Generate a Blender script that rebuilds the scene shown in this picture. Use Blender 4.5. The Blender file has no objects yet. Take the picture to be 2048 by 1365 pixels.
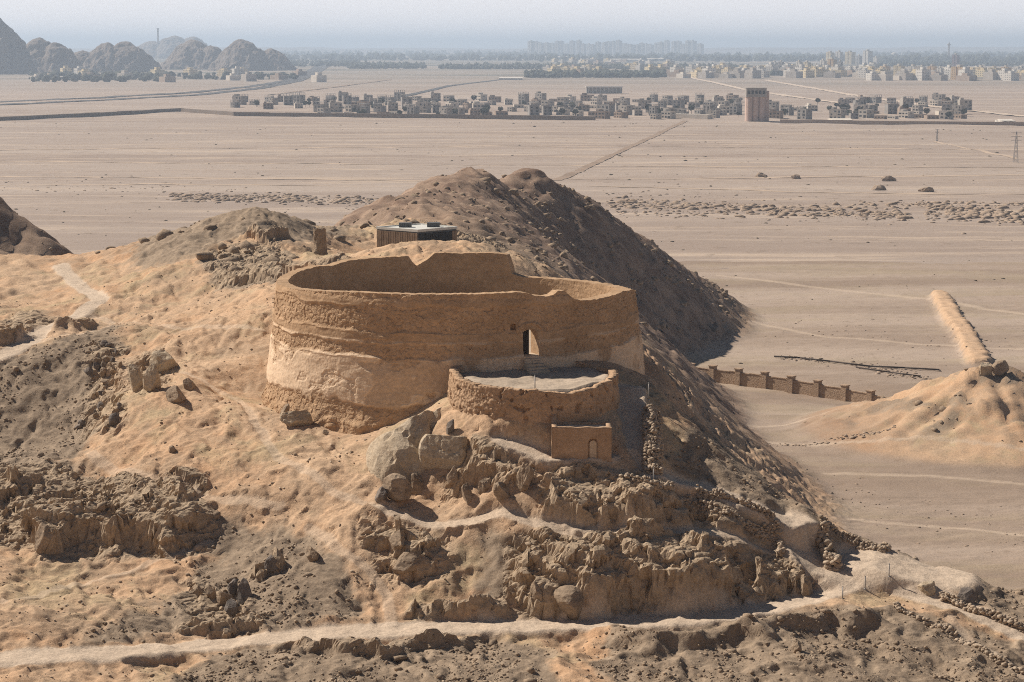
import bpy, bmesh, math, random
import numpy as np
from mathutils import Vector, Matrix, noise as mnoise

# ------------------------------------------------------------------ scene, camera, light
C = bpy.context.scene
col = C.collection
R = math.radians
F = 4000.0 / 2048.0                       # focal length in picture widths
PITCH = math.atan(592.5 / 4000.0)

cam_d = bpy.data.cameras.new("camera")
cam_d.sensor_width = 36.0
cam_d.lens = 36.0 * F
cam_d.clip_start = 1.0
cam_d.clip_end = 120000.0
cam = bpy.data.objects.new("camera", cam_d)
col.objects.link(cam)
cam.location = (0, 0, 0)
cam.rotation_euler = (R(90) - PITCH, 0, 0)
C.camera = cam

SUN_AZ = R(-60.0)                         # from +Y towards +X
SUN_EL = R(43.0)
to_sun = Vector((math.sin(SUN_AZ) * math.cos(SUN_EL), math.cos(SUN_AZ) * math.cos(SUN_EL), math.sin(SUN_EL)))
W = bpy.data.worlds.new("World")
C.world = W
W.use_nodes = True
wn = W.node_tree
sky = wn.nodes.new("ShaderNodeTexSky")
sky.sky_type = 'NISHITA'
sky.sun_disc = False
sky.sun_elevation = SUN_EL
sky.sun_rotation = SUN_AZ
sky.altitude = 1200
sky.air_density = 1.0
sky.dust_density = 2.0
sky.ozone_density = 1.0
bg = wn.nodes["Background"]
bg.inputs["Strength"].default_value = 0.036
# dusty air whitens the lowest part of the sky
tcw = wn.nodes.new("ShaderNodeTexCoord"); sep = wn.nodes.new("ShaderNodeSeparateXYZ")
wn.links.new(tcw.outputs["Generated"], sep.inputs[0])
mr = wn.nodes.new("ShaderNodeMapRange"); mr.interpolation_type = 'SMOOTHSTEP'
mr.inputs[1].default_value = 0.0; mr.inputs[2].default_value = 0.22; mr.inputs[3].default_value = 0.85; mr.inputs[4].default_value = 0.0
wn.links.new(sep.outputs["Z"], mr.inputs[0])
mx = wn.nodes.new("ShaderNodeMix"); mx.data_type = 'RGBA'
wn.links.new(mr.outputs[0], mx.inputs["Factor"]); wn.links.new(sky.outputs[0], mx.inputs["A"])
mx.inputs["B"].default_value = (27.0, 26.4, 27.2, 1)
wn.links.new(mx.outputs["Result"], bg.inputs["Color"])
sd = bpy.data.lights.new("sun", 'SUN')
sd.energy = 5.4
sd.angle = R(0.6)
sd.color = (1.0, 0.90, 0.78)
sun = bpy.data.objects.new("sun", sd)
col.objects.link(sun)
sun.rotation_euler = (-to_sun).to_track_quat('-Z', 'Y').to_euler()

C.view_settings.view_transform = 'Standard'
C.view_settings.look = 'None'
C.view_settings.exposure = 0.16
C.view_settings.gamma = 1.0
C.cycles.use_denoising = False
C.cycles.max_bounces = 6
C.cycles.pixel_filter_type = 'BLACKMAN_HARRIS'
C.cycles.filter_width = 1.05
C.cycles.volume_bounces = 1

PLAIN = -60.0
rng = np.random.default_rng(7)
random.seed(11)

# ------------------------------------------------------------------ survey helpers
def ray(px, py):
    """direction of a sight line of the survey picture (2048 wide), scaled to Y = 1"""
    a, b = (px - 1024.0) / 4000.0, (682.5 - py) / 4000.0
    y = math.cos(PITCH) + b * math.sin(PITCH)
    z = -math.sin(PITCH) + b * math.cos(PITCH)
    return a / y, z / y

def at(px, py, Y):
    x, z = ray(px, py)
    return (x * Y, Y, z * Y)

# ------------------------------------------------------------------ noise
def _perm(seed):
    return np.random.default_rng(seed).permutation(512).astype(np.int32)
_P = {}
def _h(ix, iy, seed):
    if seed not in _P:
        _P[seed] = _perm(seed)
    p = _P[seed]
    return p[(p[ix & 511] + iy) & 511]

def pn(x, y, seed=0):
    x0 = np.floor(x); y0 = np.floor(y)
    fx = (x - x0).astype(np.float32); fy = (y - y0).astype(np.float32)
    ix = x0.astype(np.int32); iy = y0.astype(np.int32)
    u = fx * fx * fx * (fx * (fx * 6 - 15) + 10); v = fy * fy * fy * (fy * (fy * 6 - 15) + 10)
    if seed not in _P:
        _P[seed] = _perm(seed)
    ang = np.linspace(0, 2 * np.pi, 512, endpoint=False).astype(np.float32)
    ca, sa = np.cos(ang), np.sin(ang)
    def g(dx, dy):
        k = _h(ix + dx, iy + dy, seed)
        return ca[k] * (fx - dx) + sa[k] * (fy - dy)
    n00, n10, n01, n11 = g(0, 0), g(1, 0), g(0, 1), g(1, 1)
    return ((n00 * (1 - u) + n10 * u) * (1 - v) + (n01 * (1 - u) + n11 * u) * v) * 1.4

def fbm(x, y, octv=4, seed=0, gain=0.5, lac=2.03):
    s = 0; a = 1.0
    for i in range(octv):
        s = s + a * pn(x, y, seed + i)
        x = x * lac + 3.7; y = y * lac - 1.3; a *= gain
    return s

def ridged(x, y, octv=4, seed=0, gain=0.5):
    s = 0; a = 1.0
    for i in range(octv):
        s = s + a * (1 - 2 * np.abs(pn(x, y, seed + i)))
        x = x * 2.07 + 1.7; y = y * 2.07 + 9.2; a *= gain
    return s

def facets(x, y, seed=0, tilt=0.5):
    """broken rock: every cell its own tilted plane; returns (height, crack 0..1)"""
    ix = np.floor(x).astype(np.int32); iy = np.floor(y).astype(np.int32)
    f1 = np.full(x.shape, 9.0, np.float32); f2 = f1.copy(); hh = np.zeros(x.shape, np.float32)
    for dx in (-1, 0, 1):
        for dy in (-1, 0, 1):
            cx, cy = ix + dx, iy + dy
            a = _h(cx, cy, seed) / 512.0; b = _h(cx, cy, seed + 1) / 512.0
            ox = (x - (cx + 0.1 + 0.8 * a)).astype(np.float32); oy = (y - (cy + 0.1 + 0.8 * b)).astype(np.float32)
            d = ox * ox + oy * oy
            k1 = _h(cx, cy, seed + 2) / 512.0; k2 = _h(cx, cy, seed + 3) / 512.0; k3 = _h(cx, cy, seed + 4) / 512.0
            h = (k1 - 0.5) + tilt * ((k2 - 0.5) * 2 * ox + (k3 - 0.5) * 2 * oy)
            near = d < f1
            f2 = np.where(near, f1, np.minimum(f2, d))
            hh = np.where(near, h, hh)
            f1 = np.where(near, d, f1)
    gap = np.sqrt(f2) - np.sqrt(f1)
    return hh.astype(np.float32), np.clip(1 - gap / 0.16, 0, 1)

def sstep(a, b, x):
    t = np.clip((x - a) / (b - a), 0, 1)
    return t * t * (3 - 2 * t)

# ------------------------------------------------------------------ terrain: survey points (picture x, y, distance)
SURVEY = [
 # foreground below the lower path
 (-300,1365,100),(0,1365,98.5),(250,1365,99),(500,1365,100.5),(750,1365,101.5),(1000,1365,101.8),(1250,1365,101.8),(1500,1365,102.6),(1750,1365,104),(2048,1365,104.5),(2350,1365,106),
 (550,1320,104),(750,1330,104),(1300,1305,105.6),(1550,1300,107.6),(1700,1295,109.5),(1880,1300,109),(2000,1335,107),
 # lower path
 (-250,1330,100),(0,1322,101),(200,1308,103),(400,1290,106),(600,1272,108),(800,1258,109),(1000,1250,110),(1200,1248,110.6),(1400,1235,111.7),(1550,1212,113.8),(1650,1190,116),(1720,1165,118.2),
 (1820,1190,116.8),(1920,1222,114.8),(2048,1270,112.3),(2300,1340,108),
 # slope between the lower path and the rocks
 (100,1200,110),(250,1200,111),(400,1200,112),(600,1180,112.5),(600,1240,109.3),(0,1210,109),(-250,1210,109),(0,1100,119),(200,1108,119.5),(400,1100,119),(500,1060,120.5),(-250,1060,121),
 (700,1100,116),(750,1200,112),(900,1150,114),(900,1215,111.5),(1000,1120,115),(850,1060,117.6),(850,1000,120.5),(700,1000,120.5),(750,1012,119.3),(1000,1030,117.6),
 (600,1050,119.5),(500,1000,122.5),(640,965,122.5),(600,900,128),(700,900,127),(600,860,131),
 (1300,1226,112),(1300,1085,116),(1150,1078,115.8),(1400,1060,118),(1550,1110,119),(1180,1238,111.2),(1050,1090,115.3),(1500,1190,114.6),(1620,1190,116.3),(1600,1130,119.2),
 (1200,1066,116.6),(1200,985,119.0),(1350,1000,120.6),(1100,985,118.6),(1050,970,119),(1165,918,121),(1000,852,122.6),(1080,858,121.9),(950,900,121.8),(1080,905,121),(890,845,124.6),
 # round the tower
 (540,842,133.4),(700,862,131),(527,800,141.5),(530,700,148.5),(530,600,157.5),(1285,745,142.5),(1265,775,129.5),(1270,870,123.6),(1300,935,121.2),(1245,800,127.5),
 # right shoulder and its crest
 (1315,735,144),(1350,782,142),(1410,852,135.5),(1500,937,130),(1600,1007,126.3),(1700,1070,124.5),(1800,1108,122.7),(1900,1135,122.2),(2048,1180,121.5),(2300,1240,119),
 (1400,950,123.6),(1500,1000,121.8),(1600,1060,120.4),(1450,1010,119.9),(1750,1110,120.3),(1850,1150,119),(1950,1185,118),(2048,1225,116.5),
 # left flank and plateau
 (300,700,152),(300,650,163),(200,620,172),(100,650,163),(0,712,151),(100,700,152),(50,690,154),(150,800,146),(50,900,140.5),(150,890,140.5),(0,800,145.5),(250,800,139),(300,770,141),(400,760,142),(-250,720,150),(-250,860,142),
 (450,820,135),(450,900,129),(300,900,130),(300,960,126.5),(200,935,129.5),(0,935,129),(200,970,127),(-250,940,129),(400,1010,123.5),
 (420,700,149),(450,600,165),(400,540,182),(300,560,181),(200,572,185),(100,600,180),(0,620,175),(-250,640,172),(100,520,212),(0,522,212),(200,512,212),(-300,540,212),
 (230,540,195),(330,490,197),(430,450,203),(540,420,208),(620,450,212),(590,540,182),(500,575,173),(620,520,186),(450,500,192),
 # saddle behind the tower
 (700,512,176),(780,505,188),(860,500,190),(640,500,192),(950,503,190),(1050,535,188),(1160,610,182),(1250,700,178),
 (750,470,216),(850,452,250),(950,480,236),(740,504,203),(830,512,199),(915,508,203),(830,512,207),(830,508,194),(760,500,198),(900,506,197),(690,506,206),(1000,505,210),
 # hill behind, two peaks
 (940,366,380),(1070,366,400),(1005,398,392),(905,372,374),(1110,384,405),(1150,395,408),(1250,452,420),(1350,520,432),(1430,572,445),(1480,606,453),(880,366,370),(800,402,350),(720,428,330),(650,457,305),
 (990,400,365),(1150,470,388),(1000,450,330),(1100,520,305),(1200,560,352),(1300,622,385),(1280,660,374),(1400,680,396),(1350,600,402),(900,430,290),
 # dark hill on the left
 (0,400,300),(60,446,298),(120,500,294),(0,495,291.5),(60,500,291),(-200,300,300),(-100,330,300),(-60,520,270),
]
WORLD = [  # (x, y, z) where the picture cannot be read
 (-60,85,-37),(-30,85,-37.5),(0,88,-37.5),(30,90,-37),(60,90,-37),(-60,62,-30),(0,62,-31),(60,62,-30),(-60,35,-19),(0,35,-20),(60,35,-19),(-40,0,-4),(0,0,-2.2),(40,0,-4),(0,-40,-3),
 (34,160,-55),(40,145,-50),(24,165,-47),(50,133,-48),(70,120,-50),(45,185,-62),(70,160,-64),(90,130,-62),(25,200,-56),(110,100,-56),(22,230,-52),(40,300,-62),
 (17,168,-38),(12,188,-34),(19,155,-36),(16,185,-44),(27,180,-54),(14,210,-46),(27,210,-57),(40,230,-61),
 (-80,240,-36),(-60,245,-36),(-40,250,-40),(-55,320,-54),(-50,270,-42),(-35,400,-50),(-60,370,-62),(-10,450,-50),(20,460,-57),(40,490,-62),(-100,360,-60),(-25,460,-62),(-50,400,-62),(62,440,-66),(72,470,-68),(57,455,-64),(60,420,-65),(70,420,-62),
 (-100,290,-12),(-125,280,-10),(-130,340,-45),(-110,240,-26),(-130,200,-22),(-110,160,-22),(-100,120,-28),(-90,100,-30),(-58,290,-42),
]
CREST = [(1315,735,144),(1350,782,142),(1410,852,135.5),(1500,937,130),(1600,1007,126.3),(1700,1070,124.5),(1800,1108,122.7),(1900,1135,122.2),(2048,1180,121.5)]
for c in CREST:                            # the ground drops away beyond the crest
    q = at(*c)
    WORLD.append((q[0] + 3.5, q[1] + 5.5, q[2] - 6.5)); WORLD.append((q[0] + 9, q[1] + 13, q[2] - 14.5))
pts = [at(*s) for s in SURVEY] + WORLD
P3 = np.array(pts, np.float64)
def _U(r2):
    return np.where(r2 > 1e-9, 0.5 * r2 * np.log(r2 + 1e-12), 0)
S_ = 100.0
_n = len(P3)
_A = P3[:, :2] / S_
_K = _U(((_A[:, None, :] - _A[None, :, :]) ** 2).sum(-1)) + np.eye(_n) * 2e-5
_M = np.zeros((_n + 3, _n + 3)); _M[:_n, :_n] = _K
_M[:_n, _n] = 1; _M[:_n, _n + 1:] = _A; _M[_n, :_n] = 1; _M[_n + 1:, :_n] = _A.T
_sol = np.linalg.solve(_M, np.concatenate([P3[:, 2], np.zeros(3)]))
_w = _sol[:_n].astype(np.float32); _a = _sol[_n:]

def tps(x, y):
    sh = x.shape
    x = (x.ravel() / S_).astype(np.float32); y = (y.ravel() / S_).astype(np.float32)
    out = np.empty(x.size, np.float32)
    A32 = _A.astype(np.float32)
    for i in range(0, x.size, 20000):
        xx, yy = x[i:i + 20000, None], y[i:i + 20000, None]
        r2 = (xx - A32[None, :, 0]) ** 2 + (yy - A32[None, :, 1]) ** 2
        out[i:i + 20000] = (0.5 * r2 * np.log(r2 + 1e-9)) @ _w + _a[0] + _a[1] * xx[:, 0] + _a[2] * yy[:, 0]
    return out.reshape(sh)

class Grid:
    def __init__(s, xs, ys, Z):
        s.xs, s.ys, s.Z = xs, ys, Z
    def inside(s, x, y):
        return (x > s.xs[0]) & (x < s.xs[-1]) & (y > s.ys[0]) & (y < s.ys[-1])
    def __call__(s, x, y):
        x = np.asarray(x, float); y = np.asarray(y, float)
        i = np.clip(np.searchsorted(s.xs, x) - 1, 0, len(s.xs) - 2); j = np.clip(np.searchsorted(s.ys, y) - 1, 0, len(s.ys) - 2)
        u = np.clip((x - s.xs[i]) / (s.xs[i + 1] - s.xs[i]), 0, 1); v = np.clip((y - s.ys[j]) / (s.ys[j + 1] - s.ys[j]), 0, 1)
        Z = s.Z
        return (Z[j, i] * (1 - u) + Z[j, i + 1] * u) * (1 - v) + (Z[j + 1, i] * (1 - u) + Z[j + 1, i + 1] * u) * v

def smax(a, b, k):
    h = np.clip(0.5 + 0.5 * (a - b) / k, 0, 1)
    return b * (1 - h) + a * h + k * h * (1 - h)

cxs = np.arange(-240, 241, 1.0); cys = np.arange(-45, 561, 1.0)
_gx, _gy = np.meshgrid(cxs, cys)
_cz = tps(_gx, _gy)
_edge = np.maximum(sstep(130, 190, np.abs(_gx)), sstep(455, 520, _gy))
_cz = _cz * (1 - _edge) + (PLAIN - 8) * _edge
COARSE = Grid(cxs, cys, smax(_cz, PLAIN + 0 * _cz, 4.0))

def hit(px, py, grid, t0=70, t1=560):
    dx, dz = ray(px, py)
    Y = np.arange(t0, t1, 0.1)
    below = dz * Y < grid(dx * Y, Y)
    k = int(np.argmax(below))
    if not below[k]:
        Yp = PLAIN / dz if dz < 0 else 1e4
        return np.array((dx * Yp, Yp, PLAIN))
    return np.array((dx * Y[k], Y[k], dz * Y[k]))
def hits(pp, grid=None):
    return np.array([hit(a, b, grid or COARSE) for a, b in pp])

# ------------------------------------------------------------------ terrain features
PATHS = [  # picture polyline, half width in metres
 ([(-80,1326),(0,1322),(200,1309),(400,1288),(600,1270),(800,1258),(1000,1250),(1200,1247),(1400,1235),(1550,1212),(1650,1190),(1720,1165)], 0.95),
 ([(-60,1318),(0,1316),(150,1308),(300,1296)], 1.0),
 ([(1690,1150),(1740,1155),(1820,1185),(1920,1218),(2048,1268),(2200,1315)], 1.0),
 ([(1720,1160),(1640,1125),(1590,1085),(1585,1040)], 1.5),
 ([(1750,1120),(1830,1140),(1880,1152)], 2.2),
 ([(1585,1040),(1480,1000),(1400,972),(1310,950),(1285,900),(1268,830),(1262,775)], 0.9),
 ([(755,1018),(800,1034),(870,1050),(950,1045),(1010,1028),(1080,1055),(1180,1078),(1300,1075),(1400,1060),(1480,1080),(1550,1105)], 0.42),
 ([(510,850),(560,925),(640,965),(700,1000),(755,1018)], 0.32),
 ([(510,850),(480,800),(410,760),(330,745)], 0.3),
 ([(620,1060),(690,1105),(740,1140),(775,1185),(785,1245)], 0.32),
 ([(-60,735),(0,712),(60,685),(110,652),(170,620),(200,600),(150,565),(120,530)], 0.75),
 ([(60,690),(130,678),(190,668),(235,650)], 0.35),
 ([(170,620),(260,652),(380,660),(520,655)], 0.4),
 ([(0,1212),(150,1165),(300,1125),(420,1088)], 0.3),
 ([(1900,1245),(1950,1285),(2048,1345)], 0.35),
 ([(180,905),(280,960),(420,1003),(560,1012)], 0.35),
 ([(1000,885),(1100,918),(1215,917)], 0.6),
]
LEDGES = [  # foot line of a rock face in the picture (walked with the rising ground on its far side), height, depth behind
 ([(0,985),(60,990)], 0.8, 5.0, 1.0),
 ([(20,1035),(75,1105),(150,1092),(250,1105),(385,1112)], 1.3, 9.0, 1.0),
 ([(1010,1200),(1100,1222),(1185,1240),(1245,1222),(1400,1224),(1490,1200),(1510,1170)], 1.7, 7.0, 1.0),
 ([(1085,1050),(1130,1062),(1212,1072),(1250,1070),(1330,1062),(1395,1055)], 1.1, 4.5, 1.0),
 ([(1030,985),(1100,978),(1160,986),(1240,985)], 0.45, 1.6, 0.6),
 ([(880,985),(950,1000),(1040,990),(1065,970)], 0.9, 3.0, 0.7),
 ([(1525,1180),(1590,1192),(1650,1172)], 1.35, 3.0, 1.0),
 ([(520,1300),(640,1318),(750,1328),(850,1308),(980,1283)], 0.8, 2.2, 0.4),
 ([(1130,1262),(1300,1305),(1500,1296),(1640,1292),(1740,1290),(1785,1240)], 1.1, 3.4, 0.0),
 ([(745,1150),(800,1152),(850,1118),(870,1090)], 0.9, 1.8, 1.0),
 ([(735,1102),(790,1084),(805,1070)], 0.6, 1.4, 1.0),
 ([(790,1240),(900,1240),(1000,1236),(1040,1216)], 0.8, 2.0, 0.7),
 ([(350,1258),(450,1262),(560,1250)], 0.7, 2.2, 0.8),
 ([(420,575),(500,572),(560,560),(592,540)], 0.9, 9.0, 0.6),
 ([(480,482),(530,486),(590,480)], 1.2, 5.0, 0.6),
 ([(490,1150),(540,1150),(560,1120)], 0.9, 2.0, 1.0),
 ([(0,695),(50,690),(65,672)], 1.0, 3.0, 0.8),
 ([(100,672),(170,668),(225,652)], 1.0, 3.5, 0.3),
 ([(1790,1195),(1850,1205),(1960,1225),(2048,1262)], 0.6, 1.6, 0.3),
]
GREY = [
 [(-60,735),(90,690),(225,660),(250,700),(205,760),(195,860),(150,905),(-60,925)],
 [(-60,915),(150,920),(280,980),(400,1020),(560,1060),(560,1100),(385,1114),(80,1106),(-60,1060)],
 [(560,1055),(640,1080),(700,1130),(720,1230),(600,1250),(350,1262),(200,1272),(330,1195),(420,1130)],
 [(430,1300),(1000,1275),(1090,1290),(1100,1420),(300,1420)],
 [(1210,1262),(1780,1225),(2120,1300),(2120,1420),(1200,1420)],
 [(960,1085),(1100,1085),(1400,1072),(1540,1120),(1500,1230),(1100,1238),(960,1190)],
 [(1330,930),(1415,860),(1700,1075),(2120,1195),(2120,1290),(1900,1190),(1700,1110),(1450,1010)],
 [(250,520),(540,415),(640,455),(600,490),(480,470),(380,520),(300,535)],
 [(400,530),(500,490),(590,500),(590,555),(430,578)],
 [(940,345),(1080,342),(1520,620),(1300,640),(1060,540),(1000,430)],
 [(640,462),(760,400),(880,358),(940,338),(1080,340),(1100,420),(960,430),(905,395),(820,420),(700,470)],
 [(850,450),(950,430),(1100,500),(1000,510)],
 [(-200,300),(0,400),(125,505),(-200,520)],
 [(1080,985),(1250,965),(1450,1000),(1560,1085),(1400,1062),(1110,1064)],
]
ROCK = [
 [(-60,925),(150,930),(280,980),(400,1020),(430,1110),(80,1108),(-60,1060)],
 [(1010,1100),(1180,1085),(1420,1085),(1520,1130),(1500,1232),(1100,1242),(1000,1200)],
 [(1080,985),(1250,965),(1420,1000),(1470,1050),(1400,1064),(1090,1064)],
 [(880,930),(1060,930),(1250,935),(1250,990),(880,1005)],
 [(400,510),(560,480),(600,545),(430,580)],
 [(240,715),(330,700),(345,760),(285,790)],
 [(180,690),(250,690),(240,860),(170,870)],
 [(360,1160),(500,1170),(510,1240),(380,1225)],
 [(730,1050),(880,1060),(880,1160),(740,1160)],
 [(1520,1130),(1660,1140),(1660,1195),(1520,1195)],
 [(940,345),(1080,342),(1300,470),(1160,520),(1000,430)],
 [(850,450),(950,430),(1150,490),(1150,520),(950,490)],
 [(650,452),(880,362),(940,345),(905,400),(700,452)],
 [(0,640),(70,620),(130,640),(60,700),(0,700)],
 [(-200,300),(0,400),(125,505),(-200,520)],
]
PATHW = [(hits(p), w) for p, w in PATHS]
LEDGEW = [(hits(p), h, b, r) for p, h, b, r in LEDGES]
def hull(pp):
    return hits(pp)[:, :2]
GREYW = [hull(p) for p in GREY]
ROCKW = [hull(p) for p in ROCK]

def seg_dist(x, y, poly):
    """distance to a polyline, height along it, signed side and end taper"""
    best = np.full(x.shape, 1e9, np.float32); zc = np.zeros(x.shape, np.float32); side = np.zeros(x.shape, np.float32); tt = np.zeros(x.shape, np.float32)
    n = len(poly) - 1
    for i in range(n):
        a, b = poly[i], poly[i + 1]
        dx, dy = b[0] - a[0], b[1] - a[1]
        L2 = dx * dx + dy * dy + 1e-9
        t = np.clip(((x - a[0]) * dx + (y - a[1]) * dy) / L2, 0, 1)
        d = np.hypot(x - a[0] - t * dx, y - a[1] - t * dy)
        m = d < best
        best = np.where(m, d, best)
        if len(a) > 2:
            zc = np.where(m, a[2] + t * (b[2] - a[2]), zc)
        side = np.where(m, dx * (y - a[1]) - dy * (x - a[0]), side)
        tt = np.where(m, (i + t) / n, tt)
    return best, zc, side, tt

def poly_mask(x, y, poly, soft):
    ins = np.zeros(x.shape, bool)
    n = len(poly)
    for i in range(n):
        x1, y1 = poly[i]; x2, y2 = poly[(i + 1) % n]
        c = ((y1 > y) != (y2 > y)) & (x < (x2 - x1) * (y - y1) / (y2 - y1 + 1e-12) + x1)
        ins ^= c
    d, _, _, _ = seg_dist(x, y, np.vstack([poly, poly[:1]]))
    sd = np.where(ins, d, -d)
    return sstep(-soft, soft, sd)

def local(x, y, poly, pad, fn, default=0.0):
    """evaluate fn only near the polygon's box"""
    out = np.full(x.shape, default, np.float32)
    m = (x > poly[:, 0].min() - pad) & (x < poly[:, 0].max() + pad) & (y > poly[:, 1].min() - pad) & (y < poly[:, 1].max() + pad)
    if m.any():
        out[m] = fn(x[m], y[m])
    return out

TX, TY, TR = -4.0, 142.5, 12.72           # tower centre and rim radius

def terrain(x, y, fine=True):
    """height, path mask, grey mask, rock mask"""
    wx = x + 0.9 * fbm(x * 0.35, y * 0.35, 3, 21); wy = y + 0.9 * fbm(x * 0.35, y * 0.35, 3, 31)
    z = tps(x, y)
    edge = np.maximum(sstep(130, 190, np.abs(x)), sstep(455, 520, y))
    z = z * (1 - edge) + (PLAIN - 8) * edge
    far = sstep(200, 300, y)
    grey = np.zeros(x.shape, np.float32); rock = grey.copy()
    for p in GREYW:
        s = 1.4 if p[:, 1].mean() < 200 else 5.0
        grey = np.maximum(grey, local(wx, wy, p, 8, lambda a, b: poly_mask(a, b, p, s)))
    for p in ROCKW:
        s = 0.8 if p[:, 1].mean() < 200 else 4.0
        rock = np.maximum(rock, local(wx, wy, p, 6, lambda a, b: poly_mask(a, b, p, s)))
    for cx, cy, ch, cr in ((-8.0, 380, 2.6, 20), (4.6, 400, 2.6, 26)):
        z = z + ch * np.clip(1 - np.hypot(x - cx, y - cy) / cr, 0, 1)
    z = z - 1.7 * np.exp(-(((x + 9.0) / 8.0) ** 2 + ((y - 199) / 9.0) ** 2))
    # rock faces
    for poly, h, back, rough in LEDGEW:
        def led(a, b, poly=poly, h=h, back=back, rough=rough):
            d, _, side, t = seg_dist(a, b, poly)
            k = min(1.0, 0.1 + rough)
            fr = 0.35 + 0.8 * k * fbm(a * 0.38, b * 0.38, 3, 77)
            hh = h * (1 + 0.5 * k * pn(a * 0.35, b * 0.35, 55))
            prof = sstep(0.0, 0.75 if rough > 0.3 else 1.5, d + fr - 0.35) * (1 - sstep(back * 0.25, back, d))
            return np.where(side > 0, hh * prof, 0) * sstep(0, 0.12, t) * sstep(0, 0.12, 1 - t)
        dz = local(wx, wy, poly, back + 2, led)
        z = z + dz
        rock = np.maximum(rock, rough * sstep(0.05, 0.4, dz / h))
        grey = np.maximum(grey, 0.8 * rough * sstep(0.05, 0.4, dz / h))
    near_t = np.hypot(x - TX, y - TY)
    calm = sstep(13.0, 17.0, near_t) * 0.75 + 0.25
    calm = calm * (0.15 + 0.85 * sstep(2.6, 5.0, np.hypot((x - 4.3) * 0.9, y - 121.6))) * (0.15 + 0.85 * sstep(6, 12, np.hypot(x + 9.75, y - 206)))
    # relief
    big = 0.55 * fbm(x * 0.085, y * 0.085, 3, 1) + 0.28 * (ridged(wx * 0.22, wy * 0.22, 3, 5) - 0.7)
    z = z + big * calm * (1 + 0.5 * far)
    # rills running down the slopes
    rill = ridged(wx * 0.42 + 0.15 * y, wy * 0.16, 3, 15)
    z = z - 0.16 * sstep(0.7, 1.5, rill) * (1 - rock) * calm * (1 + 3 * far)
    sc = 1 + 1.0 * far
    f1, c1 = facets((wx * 0.62 - 0.30 * wy) / sc, (wy * 0.26 + 0.16 * wx) / sc, 101, 0.8)
    f2, c2 = facets((wx * 1.5 + 0.4 * wy) / sc, (wy * 1.1) / sc, 111, 0.8)
    rk = rock * (1 - 0.55 * sstep(150, 180, y) * (1 - far))
    z = z + rk * sc * (0.40 * f1 - 0.20 * c1 + 0.07 * f2 - 0.04 * c2) * (1 - 0.5 * far)
    bed = z + 0.22 * x * (1 - far) - 0.12 * y * (1 - far) + 0.35 * fbm(x * 0.3, y * 0.3, 3, 83)
    bs = 0.95 * sc
    fr_ = bed / bs - np.floor(bed / bs)
    z = z + 0.62 * rk * bs * (1 - 0.6 * far) * (sstep(0.45, 1.0, fr_) - fr_)
    if fine:
        g3, c3 = facets(wx * 3.1, wy * 2.6, 121, 0.6)
        nb = fbm(x * 0.3, y * 0.3, 2, 66)
        rub = np.clip(0.25 + 0.75 * grey + 0.5 * nb, 0, 1.2) * calm
        z = z + (0.055 * rub + 0.02 * rock) * (g3 - 0.3 * c3)
        z = z + 0.03 * fbm(x * 1.7, y * 1.7, 3, 44, 0.6) * (0.5 + 0.9 * rub)
        z = z - 0.035 * sstep(0.5, 1.5, ridged((0.6 * wx - 0.8 * wy) * 0.95, (0.8 * wx + 0.6 * wy) * 0.22, 3, 46)) * (1 - rock) * calm
    # nothing stands up inside the built rings
    inner = np.maximum(sstep(TR - 0.1, TR - 0.5, near_t), sstep(5.2, 4.8, np.hypot(x - 1.41, y - 127.8)))
    path = np.zeros(x.shape, np.float32)
    for poly, w in PATHW:
        def pm(a, b, poly=poly, w=w):
            d, zc, _, _ = seg_dist(a, b, poly)
            return sstep(w * 1.5, w * 0.85, d) * (1.0 if w > 0.5 else (0.75 if w > 0.4 else 0.5))
        def pz(a, b, poly=poly):
            return seg_dist(a, b, poly)[1]
        m = local(x + 0.15 * (wx - x), y + 0.3 * (wy - y), poly, w * 2 + 2, pm)
        zc = local(x, y, poly, w * 2 + 2, pz)
        k = m * 0.85
        z = z * (1 - k) + (zc + 0.25 * big + 0.04 * fbm(x * 0.9, y * 0.9, 2, 71)) * k
        path = np.maximum(path, m)
    rock = rock * (1 - path); grey = grey * (1 - 0.7 * path)
    # the plain, mounds and berm
    pl = PLAIN + 0.35 * fbm(x * 0.03, y * 0.03, 3, 91) + 0.12 * fbm(x * 0.25, y * 0.5, 3, 95)
    m1 = 11.6 * np.clip(1 - np.hypot((x - 73.5), (y - 306)) / 31.0, 0, 1) ** 1.15
    m2 = 10.5 * np.clip(1 - np.hypot((x - 90), (y - 312)) / 30.0, 0, 1) ** 1.1
    mm = np.maximum(m1, m2)
    th = np.arctan2(y - 306, x - 73.5)
    mm = mm * (1 + 0.12 * fbm(x * 0.16, y * 0.16, 4, 97)) + 0.25 * sstep(0.5, 3, mm) * fbm(x * 0.5, y * 0.5, 3, 94) - 0.9 * sstep(1, 5, mm) * sstep(0.2, 1.3, ridged(th * 3.0, np.hypot(x - 73.5, y - 306) * 0.06, 3, 98))
    d, _, _, t = local4(x, y)
    berm = 1.5 * sstep(2.7, 1.7, d + 0.6 * fbm(x * 0.35, y * 0.35, 3, 92)) * (1 + 0.22 * fbm(x * 0.5, y * 0.5, 3, 99))
    pl = pl + mm + berm
    trk = np.zeros(x.shape, np.float32)
    for poly, w in TRACKW:
        trk = np.maximum(trk, local(x, y, poly, 6, lambda a, b: sstep(w, w * 0.4, seg_dist(a + 0.6 * pn(a * 0.1, b * 0.1, 5), b + 0.6 * pn(a * 0.1, b * 0.1, 6), poly)[0])))
    dw = seg_dist(x, y, WALLB)[0]
    pl = pl - 0.9 * sstep(11.0, 2.0, dw); z = z - 1.2 * sstep(12.0, 2.0, dw)
    z = np.where(inner > 0, np.minimum(z, z * (1 - inner) - 24.6 * inner), z)
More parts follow.
